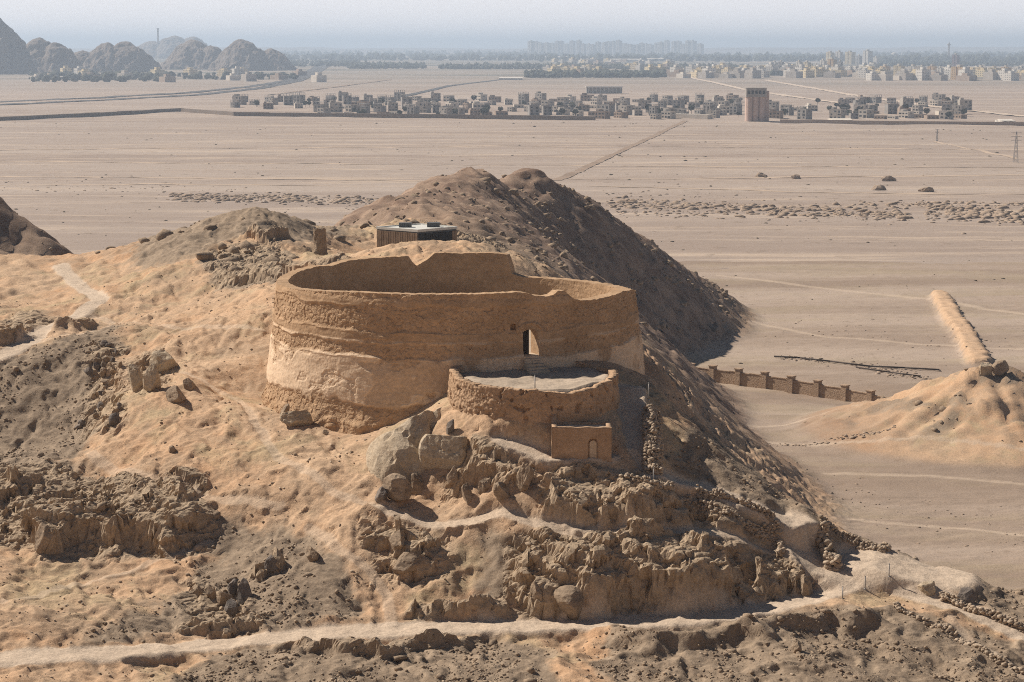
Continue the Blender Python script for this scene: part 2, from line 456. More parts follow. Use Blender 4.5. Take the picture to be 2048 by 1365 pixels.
    z2 = smax(z, pl, 2.5)
    grey = np.maximum(grey, 0.55 * sstep(0.8, 3.0, mm) * sstep(-0.15, 0.35, fbm(x * 0.12, y * 0.12, 4, 93)))
    onplain = sstep(1.0, -1.0, z - pl)
    mnd = sstep(0.3, 1.2, mm)
    path = np.maximum(path, 0.55 * trk * onplain)
    return z2, path, grey * np.maximum(1 - onplain, mnd), rock * (1 - onplain), onplain * (1 - sstep(0.3, 1.2, mm + berm)), sstep(1.2, 1.6, berm)

TRACKS = [([(1440,552),(1600,570),(1760,588),(1900,605),(2100,636)],1.8),([(1420,880),(1560,890),(1700,902),(1900,918),(2150,940)],1.1),([(1650,950),(1850,955),(2120,976)],0.9),([(1700,1040),(1900,1052),(2120,1078)],0.8),([(1480,640),(1650,672),(1850,690),(2100,700)],1.2),([(1450,860),(1700,845),(1800,850)],0.8)]
TRACKW = [(np.array([(lambda v: (v[0] * PLAIN / v[1], PLAIN / v[1]))(ray(*q)) for q in p]), w) for p, w in TRACKS]
WALLB = np.array([at(*p) for p in [(1366,731,366),(1440,738,360),(1520,748,354),(1600,760,348),(1690,776,341),(1790,797,333)]])
BERM = np.array([at(1880, 596, 478), at(1905, 645, 436), at(1935, 690, 404), at(1960, 735, 375)])
def local4(x, y):
    return seg_dist(x, y, BERM)

# ------------------------------------------------------------------ mesh helpers
def mesh_obj(name, verts, faces, mat=None, parent=None, smooth=False):
    me = bpy.data.meshes.new(name)
    me.from_pydata([tuple(v) for v in verts], [], [tuple(f) for f in faces])
    me.update()
    if smooth:
        me.polygons.foreach_set("use_smooth", np.ones(len(me.polygons), bool))
    o = bpy.data.objects.new(name, me)
    col.objects.link(o)
    if mat: me.materials.append(mat)
    if parent: o.parent = parent
    return o

def grid_obj(name, V, quads, attrs, mat, smooth=True, flat=None):
    """V (n,3) float, quads (m,4) int; unused vertices are dropped"""
    used = np.zeros(len(V), bool); used[quads.ravel()] = True
    remap = np.cumsum(used) - 1
    V2 = V[used].astype(np.float32); q = remap[quads].astype(np.int32)
    me = bpy.data.meshes.new(name)
    me.vertices.add(len(V2)); me.vertices.foreach_set("co", V2.ravel())
    me.loops.add(q.size); me.loops.foreach_set("vertex_index", q.ravel())
    me.polygons.add(len(q))
    me.polygons.foreach_set("loop_start", np.arange(0, q.size, 4, dtype=np.int32))
    me.polygons.foreach_set("loop_total", np.full(len(q), 4, np.int32))
    me.polygons.foreach_set("use_smooth", np.full(len(q), smooth) if flat is None else ~flat)
    me.update(calc_edges=True)
    for an, arr in attrs.items():
        a = me.attributes.new(an, 'FLOAT', 'POINT')
        a.data.foreach_set("value", arr[used].astype(np.float32))
    me.materials.append(mat)
    o = bpy.data.objects.new(name, me)
    col.objects.link(o)
    return o

def tag(o, label=None, cat=None, group=None, kind=None):
    if label: o["label"] = label
    if cat: o["category"] = cat
    if group: o["group"] = group
    if kind: o["kind"] = kind
    return o

def empty(name, loc=(0, 0, 0), rz=0.0):
    o = bpy.data.objects.new(name, None)
    o.empty_display_size = 0.3
    col.objects.link(o)
    o.location = loc; o.rotation_euler = (0, 0, rz)
    return o

class MB:
    def __init__(s): s.v = []; s.f = []
    def add(s, vs, fs):
        n = len(s.v); s.v += [tuple(v) for v in vs]; s.f += [tuple(i + n for i in f) for f in fs]
    def box(s, x0, x1, y0, y1, z0, z1, jit=0.0):
        vs = [(x, y, z) for z in (z0, z1) for y in (y0, y1) for x in (x0, x1)]
        if jit: vs = [tuple(c + random.uniform(-jit, jit) for c in v) for v in vs]
        s.add(vs, [(0, 2, 3, 1), (4, 5, 7, 6), (0, 1, 5, 4), (2, 6, 7, 3), (0, 4, 6, 2), (1, 3, 7, 5)])
    def obox(s, c, ux, uy, hx, hy, z0, z1, jit=0.0):
        vs = []
        for z in (z0, z1):
            for b in (-1, 1):
                for a in (-1, 1):
                    vs.append((c[0] + ux[0] * hx * a + uy[0] * hy * b, c[1] + ux[1] * hx * a + uy[1] * hy * b, z))
        if jit: vs = [tuple(q + random.uniform(-jit, jit) for q in v) for v in vs]
        s.add(vs, [(0, 2, 3, 1), (4, 5, 7, 6), (0, 1, 5, 4), (2, 6, 7, 3), (0, 4, 6, 2), (1, 3, 7, 5)])
    def tube(s, a, b, r0, r1=None, n=8):
        r1 = r0 if r1 is None else r1
        a, b = Vector(a), Vector(b); d = (b - a).normalized()
        u = d.orthogonal().normalized(); w = d.cross(u)
        vs = []
        for p, r in ((a, r0), (b, r1)):
            for k in range(n):
                t = 2 * math.pi * k / n
                vs.append(p + u * (r * math.cos(t)) + w * (r * math.sin(t)))
        fs = [(k, (k + 1) % n, n + (k + 1) % n, n + k) for k in range(n)] + [tuple(reversed(range(n))), tuple(range(n, 2 * n))]
        s.add(vs, fs)
    def build(s, name, mat, parent=None, smooth=False):
        return mesh_obj(name, s.v, s.f, mat, parent, smooth)

# ------------------------------------------------------------------ materials
def newmat(name):
    m = bpy.data.materials.new(name); m.use_nodes = True
    nt = m.node_tree
    b = nt.nodes["Principled BSDF"]
    b.inputs["Roughness"].default_value = 0.95
    b.inputs["Specular IOR Level"].default_value = 0.15
    return m, nt, b
def N(nt, t, **kw):
    n = nt.nodes.new(t)
    for k, v in kw.items(): setattr(n, k, v)
    return n
def tex_noise(nt, vec, scale, detail=4, rough=0.55, dist=0.0):
    n = N(nt, "ShaderNodeTexNoise"); n.inputs["Scale"].default_value = scale
    n.inputs["Detail"].default_value = detail; n.inputs["Roughness"].default_value = rough; n.inputs["Distortion"].default_value = dist
    nt.links.new(vec, n.inputs["Vector"]); return n.outputs["Fac"]
def ramp(nt, fac, stops):
    r = N(nt, "ShaderNodeValToRGB"); cr = r.color_ramp
    while len(cr.elements) < len(stops): cr.elements.new(0.5)
    for e, (p, c) in zip(cr.elements, stops):
        e.position = p; e.color = (c, c, c, 1) if isinstance(c, (int, float)) else (*c, 1)
    nt.links.new(fac, r.inputs["Fac"]); return r.outputs["Color"]
def mixc(nt, fac, a, b, mode='MIX'):
    m = N(nt, "ShaderNodeMix", data_type='RGBA', blend_type=mode)
    for s, v in ((m.inputs["Factor"], fac), (m.inputs["A"], a), (m.inputs["B"], b)):
        if isinstance(v, (int, float)): s.default_value = v
        elif isinstance(v, tuple): s.default_value = (*v, 1)
        else: nt.links.new(v, s)
    return m.outputs["Result"]
def math_(nt, op, a, b=None, clamp=False):
    m = N(nt, "ShaderNodeMath", operation=op); m.use_clamp = clamp
    for s, v in zip(m.inputs, (a, b)):
        if v is None: continue
        if isinstance(v, (int, float)): s.default_value = v
        else: nt.links.new(v, s)
    return m.outputs[0]
def bump(nt, b, height, strength, dist):
    n = N(nt, "ShaderNodeBump"); n.inputs["Strength"].default_value = strength; n.inputs["Distance"].default_value = dist
    nt.links.new(height, n.inputs["Height"]); nt.links.new(n.outputs["Normal"], b.inputs["Normal"])
def pos(nt, scale=(1, 1, 1)):
    g = N(nt, "ShaderNodeNewGeometry")
    if scale == (1, 1, 1): return g.outputs["Position"]
    m = N(nt, "ShaderNodeMapping"); m.inputs["Scale"].default_value = scale
    nt.links.new(g.outputs["Position"], m.inputs["Vector"]); return m.outputs["Vector"]
def objco(nt):
    return N(nt, "ShaderNodeTexCoord").outputs["Object"]
def attr(nt, name):
    a = N(nt, "ShaderNodeAttribute"); a.attribute_name = name; return a.outputs["Fac"]

def terrain_material():
    m, nt, b = newmat("earth")
    P = pos(nt)
    n_big = tex_noise(nt, P, 0.09, 5, 0.6, 0.5)
    n_mid = tex_noise(nt, P, 0.6, 6, 0.65, 0.3)
    n_fine = tex_noise(nt, P, 5.0, 6, 0.7)
    n_peb = tex_noise(nt, P, 2.2, 8, 0.75)
    sand = mixc(nt, ramp(nt, n_big, [(0.35, 0.0), (0.65, 1.0)]), (0.53, 0.33, 0.195), (0.58, 0.41, 0.27))
    sand = mixc(nt, ramp(nt, n_mid, [(0.42, 0.0), (0.68, 1.0)]), sand, (0.48, 0.335, 0.22))
    n_pat = tex_noise(nt, P, 0.22, 7, 0.68, 0.8)
    sand = mixc(nt, ramp(nt, n_pat, [(0.47, 0.0), (0.64, 0.75)]), sand, (0.37, 0.27, 0.185))
    n_ol = tex_noise(nt, P, 0.13, 6, 0.7, 0.4)
    sand = mixc(nt, ramp(nt, n_ol, [(0.52, 0.0), (0.64, 0.6)]), sand, (0.42, 0.345, 0.215))
    n_gr = tex_noise(nt, P, 9.0, 3, 0.8)
    sand = mixc(nt, ramp(nt, n_gr, [(0.58, 0.0), (0.70, 0.5)]), sand, (0.27, 0.20, 0.145))
    grey = mixc(nt, ramp(nt, n_mid, [(0.38, 0.0), (0.64, 1.0)]), (0.235, 0.178, 0.128), (0.37, 0.285, 0.205))
    rockc = mixc(nt, ramp(nt, n_peb, [(0.36, 0.0), (0.62, 1.0)]), (0.33, 0.248, 0.17), (0.53, 0.41, 0.285))
    pth = mixc(nt, n_mid, (0.52, 0.41, 0.31), (0.62, 0.505, 0.39))
    g_ = math_(nt, 'ADD', attr(nt, "grey"), math_(nt, 'MULTIPLY', math_(nt, 'SUBTRACT', n_mid, 0.5), 0.9))
    c = mixc(nt, ramp(nt, g_, [(0.30, 0.0), (0.62, 1.0)]), sand, grey)
    c = mixc(nt, math_(nt, 'MULTIPLY', attr(nt, "rock"), 0.8, True), c, rockc)
    # the farther hill is a darker, redder rock
    sp = N(nt, "ShaderNodeSeparateXYZ"); nt.links.new(P, sp.inputs[0])
    fh = N(nt, "ShaderNodeMapRange"); fh.inputs[1].default_value = 245; fh.inputs[2].default_value = 300; nt.links.new(sp.outputs["Y"], fh.inputs[0])
    lx = N(nt, "ShaderNodeMapRange"); lx.inputs[1].default_value = 62; lx.inputs[2].default_value = 40; nt.links.new(sp.outputs["X"], lx.inputs[0])
    c = mixc(nt, math_(nt, 'MULTIPLY', fh.outputs[0], lx.outputs[0]), c, mixc(nt, ramp(nt, n_pat, [(0.40, 0.0), (0.62, 1.0)]), (0.20, 0.135, 0.10), (0.36, 0.26, 0.19)))
    c = mixc(nt, ramp(nt, attr(nt, "path"), [(0.25, 0.0), (0.85, 1.0)]), c, pth)
    # plain: pale tan with long streaks
    Ps = pos(nt, (0.004, 0.035, 0.03))
    st = tex_noise(nt, Ps, 1.0, 6, 0.62, 0.4)
    plainc = mixc(nt, ramp(nt, st, [(0.40, 0.0), (0.60, 1.0)]), (0.30, 0.228, 0.175), (0.42, 0.335, 0.268))
    n_pl = tex_noise(nt, P, 0.35, 6, 0.7)
    plainc = mixc(nt, ramp(nt, n_pl, [(0.56, 0.0), (0.70, 0.7)]), plainc, (0.23, 0.17, 0.125))
    n_o2 = tex_noise(nt, pos(nt, (0.02, 0.07, 0.03)), 1.0, 6, 0.65, 0.3)
    plainc = mixc(nt, ramp(nt, n_o2, [(0.48, 0.0), (0.62, 0.35)]), plainc, (0.38, 0.31, 0.20))
    c = mixc(nt, attr(nt, "plain"), c, mixc(nt, attr(nt, "path"), plainc, pth))
    c = mixc(nt, attr(nt, "berm"), c, (0.58, 0.40, 0.26))
    v = ramp(nt, n_fine, [(0.30, 0.72), (0.62, 1.10)])
    c = mixc(nt, 1.0, c, v, 'MULTIPLY')
    nt.links.new(c, b.inputs["Base Color"])
    h = math_(nt, 'ADD', math_(nt, 'MULTIPLY', n_peb, 0.35), math_(nt, 'MULTIPLY', n_fine, 0.2))
    bump(nt, b, h, 0.75, 0.3)
    return m
M_EARTH = terrain_material()

def plain_material():
    m, nt, b = newmat("plain_soil")
    P = pos(nt)
    st = tex_noise(nt, pos(nt, (0.0022, 0.016, 0.03)), 1.0, 7, 0.62, 0.5)
    st2 = tex_noise(nt, pos(nt, (0.008, 0.07, 0.03)), 1.0, 6, 0.65, 0.3)
    c = mixc(nt, ramp(nt, st, [(0.36, 0.0), (0.66, 1.0)]), (0.30, 0.235, 0.192), (0.40, 0.33, 0.276))
    c = mixc(nt, ramp(nt, st2, [(0.52, 0.0), (0.66, 0.85)]), c, (0.50, 0.40, 0.31))
    n = tex_noise(nt, pos(nt, (0.10, 0.10, 0.1)), 1.0, 6, 0.7)
    c = mixc(nt, ramp(nt, n, [(0.57, 0.0), (0.70, 0.8)]), c, (0.21, 0.16, 0.12))
    far = N(nt, "ShaderNodeSeparateXYZ"); nt.links.new(P, far.inputs[0])
    f2 = N(nt, "ShaderNodeMapRange"); f2.inputs[1].default_value = 2600; f2.inputs[2].default_value = 4200
    nt.links.new(far.outputs["Y"], f2.inputs[0])
    n4 = tex_noise(nt, pos(nt, (0.0012, 0.004, 0.01)), 1.0, 6, 0.6)
    green = mixc(nt, ramp(nt, n4, [(0.40, 0.0), (0.56, 1.0)]), (0.10, 0.105, 0.08), (0.30, 0.25, 0.20))
    c = mixc(nt, f2.outputs[0], c, green)
    nt.links.new(c, b.inputs["Base Color"])
    bump(nt, b, n, 0.5, 1.0)
    return m
M_PLAIN = plain_material()

# ------------------------------------------------------------------ terrain meshes
def axis(segs):
    out = []
    for a, b, s in segs:
        out.append(np.arange(a, b, s))
    out.append(np.array([segs[-1][1]]))
    return np.concatenate(out)
def growth(lo, hi, core0, core1, s, g=1.012, smax_=0.6):
    c = list(np.arange(core0, core1, s)); x = c[-1]; st = s
    while x < hi: st = min(st * g, smax_); x += st; c.append(x)
    x = c[0]; st = s; pre = []
    while x > lo: st = min(st * g, smax_); x -= st; pre.append(x)
    return np.array(pre[::-1] + c)
NEAR_X = growth(-78, 70, -34, 36, 0.14)
NEAR_Y = axis([(80, 96, 0.25), (96, 134, 0.10), (134, 160, 0.15), (160, 262, 0.3)])
MID_X = axis([(-235, -130, 3.0), (-130, 130, 0.75), (130, 236, 3.0)])
MID_Y = axis([(-45, 80, 2.5), (80, 262, 2.0), (262, 470, 0.75), (470, 556, 1.5)])

def quads_of(nx, ny):
    i = np.arange(nx - 1); j = np.arange(ny - 1)
    I, J = np.meshgrid(i, j)
    a = (J * nx + I).ravel()
    return np.stack([a, a + 1, a + nx + 1, a + nx], 1)

gx, gy = np.meshgrid(NEAR_X, NEAR_Y)
nz, npath, ngrey, nrock, nplain, nberm = terrain(gx.astype(np.float64), gy.astype(np.float64))
NEAR = Grid(NEAR_X, NEAR_Y, nz)
def roughen(X, Y, Z, rock):
    """push rock outwards along its normal so that faces overhang and break up"""
    zx = np.gradient(Z, axis=1) / np.gradient(X, axis=1); zy = np.gradient(Z, axis=0) / np.gradient(Y, axis=0)
    L = np.sqrt(zx * zx + zy * zy + 1)
    steep = sstep(0.5, 1.4, np.hypot(zx, zy))
    u = X * 0.8 + 0.35 * Z; v = Z * 1.1 + 0.45 * Y - 0.3 * X
    a1, k1 = facets(u * 0.9, v * 0.9, 141, 0.9)
    a2, k2 = facets(u * 2.3 + 5, v * 2.3, 151, 0.8)
    d = np.maximum(rock, 0.35 * steep) * ((0.34 * a1 - 0.22 * k1) * (0.35 + 0.65 * steep) + (0.05 * a2 - 0.03 * k2))
    return np.stack([(X - zx / L * d).ravel(), (Y - zy / L * d).ravel(), (Z + d / L).ravel()], 1)
V = roughen(gx, gy, nz, nrock)
Q = quads_of(len(NEAR_X), len(NEAR_Y))
at_n = {"path": npath.ravel(), "grey": ngrey.ravel(), "rock": nrock.ravel(), "plain": nplain.ravel(), "berm": nberm.ravel()}
qp = npath.ravel()[Q].mean(1) > 0.55
qg = nplain.ravel()[Q].mean(1) > 0.5
qr = nrock.ravel()[Q].mean(1) > 0.3
tag(grid_obj("hill", V, Q[~qp & ~qg], at_n, M_EARTH, flat=qr[~qp & ~qg]), kind="structure")
tag(grid_obj("path", V, Q[qp], at_n, M_EARTH), kind="structure")
if qg.any():
    tag(grid_obj("ground", V, Q[qg & ~qp], at_n, M_EARTH), kind="structure")

gx, gy = np.meshgrid(MID_X, MID_Y)
mz, mpath, mgrey, mrock, mplain, mberm = terrain(gx.astype(np.float64), gy.astype(np.float64), fine=False)
ins = (gx > NEAR_X[0] + 1.2) & (gx < NEAR_X[-1] - 1.2) & (gy > NEAR_Y[0] + 1.2) & (gy < NEAR_Y[-1] - 1.2)
MIDG = Grid(MID_X, MID_Y, mz)
mz2 = np.where(ins, mz - 1.0, mz)
V = np.stack([gx.ravel(), gy.ravel(), mz2.ravel()], 1)
Q = quads_of(len(MID_X), len(MID_Y))
Q = Q[~ins.ravel()[Q].all(1)]
at_m = {"path": mpath.ravel(), "grey": mgrey.ravel(), "rock": mrock.ravel(), "plain": mplain.ravel(), "berm": mberm.ravel()}
c_ = V[Q].mean(1)
qg = mplain.ravel()[Q].mean(1) > 0.5
qm = (c_[:, 0] > 40) & (c_[:, 1] > 250) & ~qg
qb = qm & (c_[:, 1] > 338)
tag(grid_obj("hill", V, Q[~qg & ~qm], at_m, M_EARTH), kind="structure")
tag(grid_obj("ground", V, Q[qg], at_m, M_EARTH), kind="structure")
tag(grid_obj("mound", V, Q[qm & ~qb], at_m, M_EARTH), kind="structure")
tag(grid_obj("berm", V, Q[qb], at_m, M_EARTH), kind="structure")

class Ground:
    def __call__(s, x, y):
        x = np.asarray(x, float); y = np.asarray(y, float)
        z = np.where(MIDG.inside(x, y), MIDG(x, y), PLAIN)
        return np.where(NEAR.inside(x, y), NEAR(x, y), z)
H = Ground()
def gz(x, y): return float(H(x, y))
def gp(px, py): return Vector(hit(px, py, H))

# far plain, out to the horizon
fy = np.concatenate([np.arange(540, 1700, 5.0), np.geomspace(1700, 45000, 120)])
fx = np.concatenate([-np.geomspace(700, 30000, 40)[::-1], np.arange(-695, 696, 8.0), np.geomspace(700, 30000, 40)])
def far_z(x, y):
    return PLAIN + (0.5 * fbm(x * 0.012, y * 0.03, 3, 131) + 0.25 * fbm(x * 0.05, y * 0.12, 2, 135)) * sstep(520, 640, y) * sstep(6000, 1500, y) - 0.12
gx, gy = np.meshgrid(fx, fy)
V = np.stack([gx.ravel(), gy.ravel(), far_z(gx, gy).ravel()], 1)
tag(grid_obj("ground", V, quads_of(len(fx), len(fy)), {}, M_PLAIN), kind="structure")
for x0, x1 in ((-30000, -234), (235, 30000)):
    xs = np.linspace(x0, x1, 20); ys = np.linspace(-3000, 545, 30)
    gx, gy = np.meshgrid(xs, ys)
    V = np.stack([gx.ravel(), gy.ravel(), 0 * gx.ravel() + PLAIN - 0.1], 1)
    tag(grid_obj("ground", V, quads_of(20, 30), {}, M_PLAIN), kind="structure")
def far_at(px, py):
    x, z = ray(px, py); Y = PLAIN / z
    return Vector((x * Y, Y, PLAIN))

# ------------------------------------------------------------------ materials for built things
def mud_material(name, lo, hi, patch=None, brick=0.0):
    m, nt, b = newmat(name)
    P = pos(nt)
    n1 = tex_noise(nt, P, 0.55, 6, 0.62, 0.4); n2 = tex_noise(nt, P, 3.5, 6, 0.7)
    nb = tex_noise(nt, pos(nt, (0.25, 0.25, 1.6)), 1.0, 5, 0.6, 0.3)
    c = mixc(nt, ramp(nt, n1, [(0.34, 0.0), (0.66, 1.0)]), lo, hi)
    c = mixc(nt, ramp(nt, nb, [(0.42, 0.0), (0.64, 0.4)]), c, tuple(v * 0.82 for v in lo))
    if patch:
        c = mixc(nt, math_(nt, 'MULTIPLY', attr(nt, "plaster"), 0.85, True), c, mixc(nt, n1, patch, tuple(v * 1.18 for v in patch)))
    c = mixc(nt, 1.0, c, ramp(nt, n2, [(0.30, 0.78), (0.62, 1.08)]), 'MULTIPLY')
    nt.links.new(c, b.inputs["Base Color"])
    v = N(nt, "ShaderNodeTexVoronoi"); v.inputs["Scale"].default_value = 4.5
    nt.links.new(P, v.inputs["Vector"])
    h = math_(nt, 'ADD', math_(nt, 'MULTIPLY', n2, 0.35), math_(nt, 'MULTIPLY', v.outputs["Distance"], 0.15 + brick))
    bump(nt, b, h, 0.7, 0.16)
    return m
M_TOWER = mud_material("mud_plaster", (0.41, 0.27, 0.16), (0.52, 0.355, 0.22), (0.68, 0.52, 0.37))
M_TERR = mud_material("mud_brick", (0.40, 0.265, 0.165), (0.50, 0.345, 0.225), None, 0.5)
M_HUT = mud_material("mud_render", (0.37, 0.245, 0.155), (0.47, 0.325, 0.215))
M_FLOOR = mud_material("trodden_earth", (0.40, 0.325, 0.25), (0.50, 0.41, 0.32))
M_PALE = mud_material("pale_plaster", (0.52, 0.42, 0.31), (0.62, 0.51, 0.39))

def rock_material(name, lo, hi, mul=1.0):
    m, nt, b = newmat(name)
    P = pos(nt)
    n1 = tex_noise(nt, P, 0.9, 8, 0.7, 0.6); n2 = tex_noise(nt, P, 5.5, 6, 0.72)
    ns = tex_noise(nt, pos(nt, (1.2, 0.6, 3.2)), 1.0, 6, 0.65, 0.5)
    c = mixc(nt, ramp(nt, n1, [(0.34, 0.0), (0.64, 1.0)]), lo, hi)
    c = mixc(nt, ramp(nt, ns, [(0.54, 0.0), (0.66, 0.6)]), c, tuple(v * 0.66 for v in lo))
    c = mixc(nt, 1.0, c, ramp(nt, n2, [(0.30, 0.75), (0.62, 1.1)]), 'MULTIPLY')
    nt.links.new(c, b.inputs["Base Color"])
    h = math_(nt, 'ADD', math_(nt, 'MULTIPLY', n2, 0.25), math_(nt, 'MULTIPLY', ns, 0.35))
    bump(nt, b, h, 0.9, 0.25)
    return m
M_ROCK = rock_material("brown_rock", (0.235, 0.175, 0.125), (0.40, 0.305, 0.215))
M_ROCKP = rock_material("pale_rock", (0.40, 0.315, 0.22), (0.52, 0.43, 0.32))
M_ROCKD = rock_material("dark_rock", (0.13, 0.115, 0.105), (0.24, 0.20, 0.17))
M_STONE = rock_material("wall_stone", (0.33, 0.255, 0.185), (0.50, 0.40, 0.30))

def plain_mat(name, c, rough=0.85, noise=0.0, scale=1.0, metal=0.0):
    m, nt, b = newmat(name)
    b.inputs["Roughness"].default_value = rough; b.inputs["Metallic"].default_value = metal
    if noise:
        n = tex_noise(nt, pos(nt), scale, 5, 0.6)
        cc = mixc(nt, ramp(nt, n, [(0.3, 0.0), (0.7, 1.0)]), tuple(v * (1 - noise) for v in c), tuple(min(1, v * (1 + noise)) for v in c))
        nt.links.new(cc, b.inputs["Base Color"])
    else:
        b.inputs["Base Color"].default_value = (*c, 1)
    return m

M_ADDED_LEAF = plain_mat("added_dark_leaf", (0.045, 0.034, 0.027), 0.9, 0.3, 4)  # near-black colour for the leaf added to darken the tower doorway
# ------------------------------------------------------------------ the round tower
def rim_table(tab):
    ang = np.array([a for a, _ in tab], float); val = np.array([v for _, v in tab], float)
    def f(t):
        return np.interp(np.mod(t, 360.0), ang, val)
    return f
RIM = rim_table([(0,-17.5),(8,-17.6),(36,-17.7),(66,-17.75),(70.5,-17.55),(72.5,-16.05),(78,-15.95),(90,-16.0),(99.5,-15.95),(101.5,-16.35),(104,-16.65),(106.3,-16.9),(108,-16.6),(109.5,-16.15),
                 (115,-16.15),(135,-16.2),(142,-16.45),(150,-16.35),(163,-16.4),(180,-16.6),(209,-16.55),(240,-16.2),(270,-16.15),(291,-16.1),(295,-16.3),(299,-16.5),(302,-16.4),(304,-16.15),
                 (306,-16.2),(309,-16.75),(312,-16.95),(319,-17.0),(328,-16.95),(337,-16.85),(346,-17.0),(352,-17.2),(360,-17.5)])
def build_tower():
    root = empty("round_tower", (TX, TY, -25.0))
    tag(root, "large round roofless mud brick tower with a small dark doorway on the hill top", "tower")
    nt_, nk, ni = 1560, 150, 60
    th = np.linspace(0, 360, nt_, endpoint=False)
    rim = RIM(th) + 0.05 * fbm(th * 0.35, th * 0 + 3.1, 3, 201)
    zb = -26.6; zs = -18.0
    k = np.arange(nk)
    n_lo = 118
    T, K = np.meshgrid(np.radians(th), k)
    zlow = zb + (zs - zb) * K / n_lo
    zhi = zs + (rim[None, :] - zs) * np.clip((K - n_lo) / (nk - 1 - n_lo), 0, 1)
    Z = np.where(K <= n_lo, zlow, zhi)
    Rr = TR + 0.112 * (-16.2 - Z)
    arc = T * TR
    # plaster sheets over rough brick, in lifts
    e = 0.35 * fbm(arc * 0.35, Z * 0.5, 3, 211)
    lift = lambda a, b: sstep(a - 0.12, a + 0.12, Z + e) * sstep(b + 0.12, b - 0.12, Z + e)
    rough = np.maximum.reduce([lift(-18.7, -17.0), 0.9 * lift(-20.4, -19.4), lift(-27, -23.5)])
    hole = sstep(0.18, 0.3, fbm(arc * 0.30, Z * 0.42, 4, 221))
    plaster = np.clip(1 - rough - 0.7 * hole * (Z < -19.2), 0, 1)
    plaster = plaster * sstep(-16.4, -16.8, Z + 0 * e)
    plaster2 = sstep(0.0, 0.12, fbm(arc * 0.22, Z * 0.35, 4, 231) + 0.25) * lift(-23.4, -20.4)
    f1, c1 = facets(arc * 3.0, Z * 4.0, 241, 0.5)
    off = 0.055 * plaster + 0.05 * plaster2 + (1 - plaster) * (0.07 * f1 - 0.03 * c1) + 0.05 * fbm(arc * 0.5, Z * 0.9, 4, 251) + 0.10 * fbm(arc * 0.07, Z * 0.12, 2, 255)
    for zl, a in ((-17.0, 0.03), (-18.75, 0.035), (-19.4, 0.05), (-20.45, 0.04)):   # ledges between the lifts
        off = off + a * np.exp(-((Z - zl + 0.4 * e) / 0.07) ** 2)
    off = off + 0.35 * sstep(-23.6, -25.4, Z) * (0.6 + fbm(arc * 0.6, Z * 0.6, 3, 261))
    # doorway, hood above it and the little square hole beside it
    DTH, DW, DZ0, DZ1 = R(293.6), 0.55, -20.35, -18.55
    dt = (T - DTH) * 12.95
    hood = np.hypot(dt / 0.95, (Z + 18.75) / 0.62)
    off = off + 0.10 * sstep(1.12, 1.0, hood) * (Z > -18.75) * sstep(0.78, 0.9, hood)
    nich = (np.abs((T - R(288.4)) * 12.95) < 0.19) & (np.abs(Z + 18.35) < 0.2)
    off = off - 0.35 * nich
    Rr = Rr + off
    VO = np.stack([Rr * np.cos(T), Rr * np.sin(T), Z + 25.0], -1)
    # inner face, same rows from the floor up
    RI = TR - 0.75 + 0.05 * fbm(arc * 0.4, Z * 0.7, 3, 271) + 0.02 * f1
    VI = np.stack([RI * np.cos(T), RI * np.sin(T), Z + 25.0], -1)
    n = nk * nt_
    Vv = np.concatenate([VO.reshape(-1, 3), VI.reshape(-1, 3)])
    ti = (np.arange(nt_) + 1) % nt_
    A = (np.arange(nk - 1)[:, None] * nt_ + np.arange(nt_)[None, :]); B = (np.arange(nk - 1)[:, None] * nt_ + ti[None, :])
    qo = np.stack([A, B, B + nt_, A + nt_], -1)
    Tm = T[:-1] + R(180.0 / nt_); Zm = 0.5 * (Z[:-1] + Z[1:])
    dtm = (Tm - DTH) * 12.95
    cut = (np.abs(dtm) < DW) & (Zm > DZ0) & (Zm < DZ1 - 0.25 * (np.abs(dtm) / DW) ** 2)
    keep = ~cut
    quads = [qo[keep], qo[keep][:, ::-1] + n]
    top = (nk - 1) * nt_
    quads.append(np.stack([top + np.arange(nt_), top + ti, top + ti + n, top + np.arange(nt_) + n], -1))
    jj, ii = np.nonzero(cut)
    rev = []
    for j, i in zip(jj, ii):
        i2 = (i + 1) % nt_
        if not cut[j, (i - 1) % nt_]: a, b = j * nt_ + i, (j + 1) * nt_ + i; rev.append((a, b, b + n, a + n))
        if not cut[j, i2]: a, b = j * nt_ + i2, (j + 1) * nt_ + i2; rev.append((b, a, a + n, b + n))
        if not cut[j - 1, i]: a, b = j * nt_ + i, j * nt_ + i2; rev.append((b, a, a + n, b + n))
        if not cut[j + 1, i]: a, b = (j + 1) * nt_ + i, (j + 1) * nt_ + i2; rev.append((a, b, b + n, a + n))
    quads.append(np.array(rev))
    pl = np.clip(plaster * 0.55 * (Z < -19.3) + plaster2 * 0.9, 0, 1)
    w = grid_obj("wall", Vv, np.concatenate(quads), {"plaster": np.concatenate([pl.ravel(), 0 * pl.ravel()])}, M_TOWER, smooth=False)
    w.parent = root
    # earth floor inside
    rr = np.linspace(0.2, TR - 0.4, 24); tt = np.linspace(0, 2 * np.pi, 72, endpoint=False)
    vs = []; fs = []
    for a, r in enumerate(rr):
        for b, t in enumerate(tt):
            x, y = r * math.cos(t), r * math.sin(t)
            vs.append((x, y, 25 - 20.38 - 0.25 * math.exp(-(r / 4) ** 2) + 0.06 * mnoise.noise((x * 0.5, y * 0.5, 4))))
    for a in range(len(rr) - 1):
        for b in range(72):
            c = (b + 1) % 72
            fs.append((a * 72 + b, (a + 1) * 72 + b, (a + 1) * 72 + c, a * 72 + c))
    mesh_obj("floor", vs, fs, M_FLOOR, root, True)
    # plank threshold and light jamb board
    ux = (-math.sin(DTH), math.cos(DTH)); un = (math.cos(DTH), math.sin(DTH))
    mb = MB()
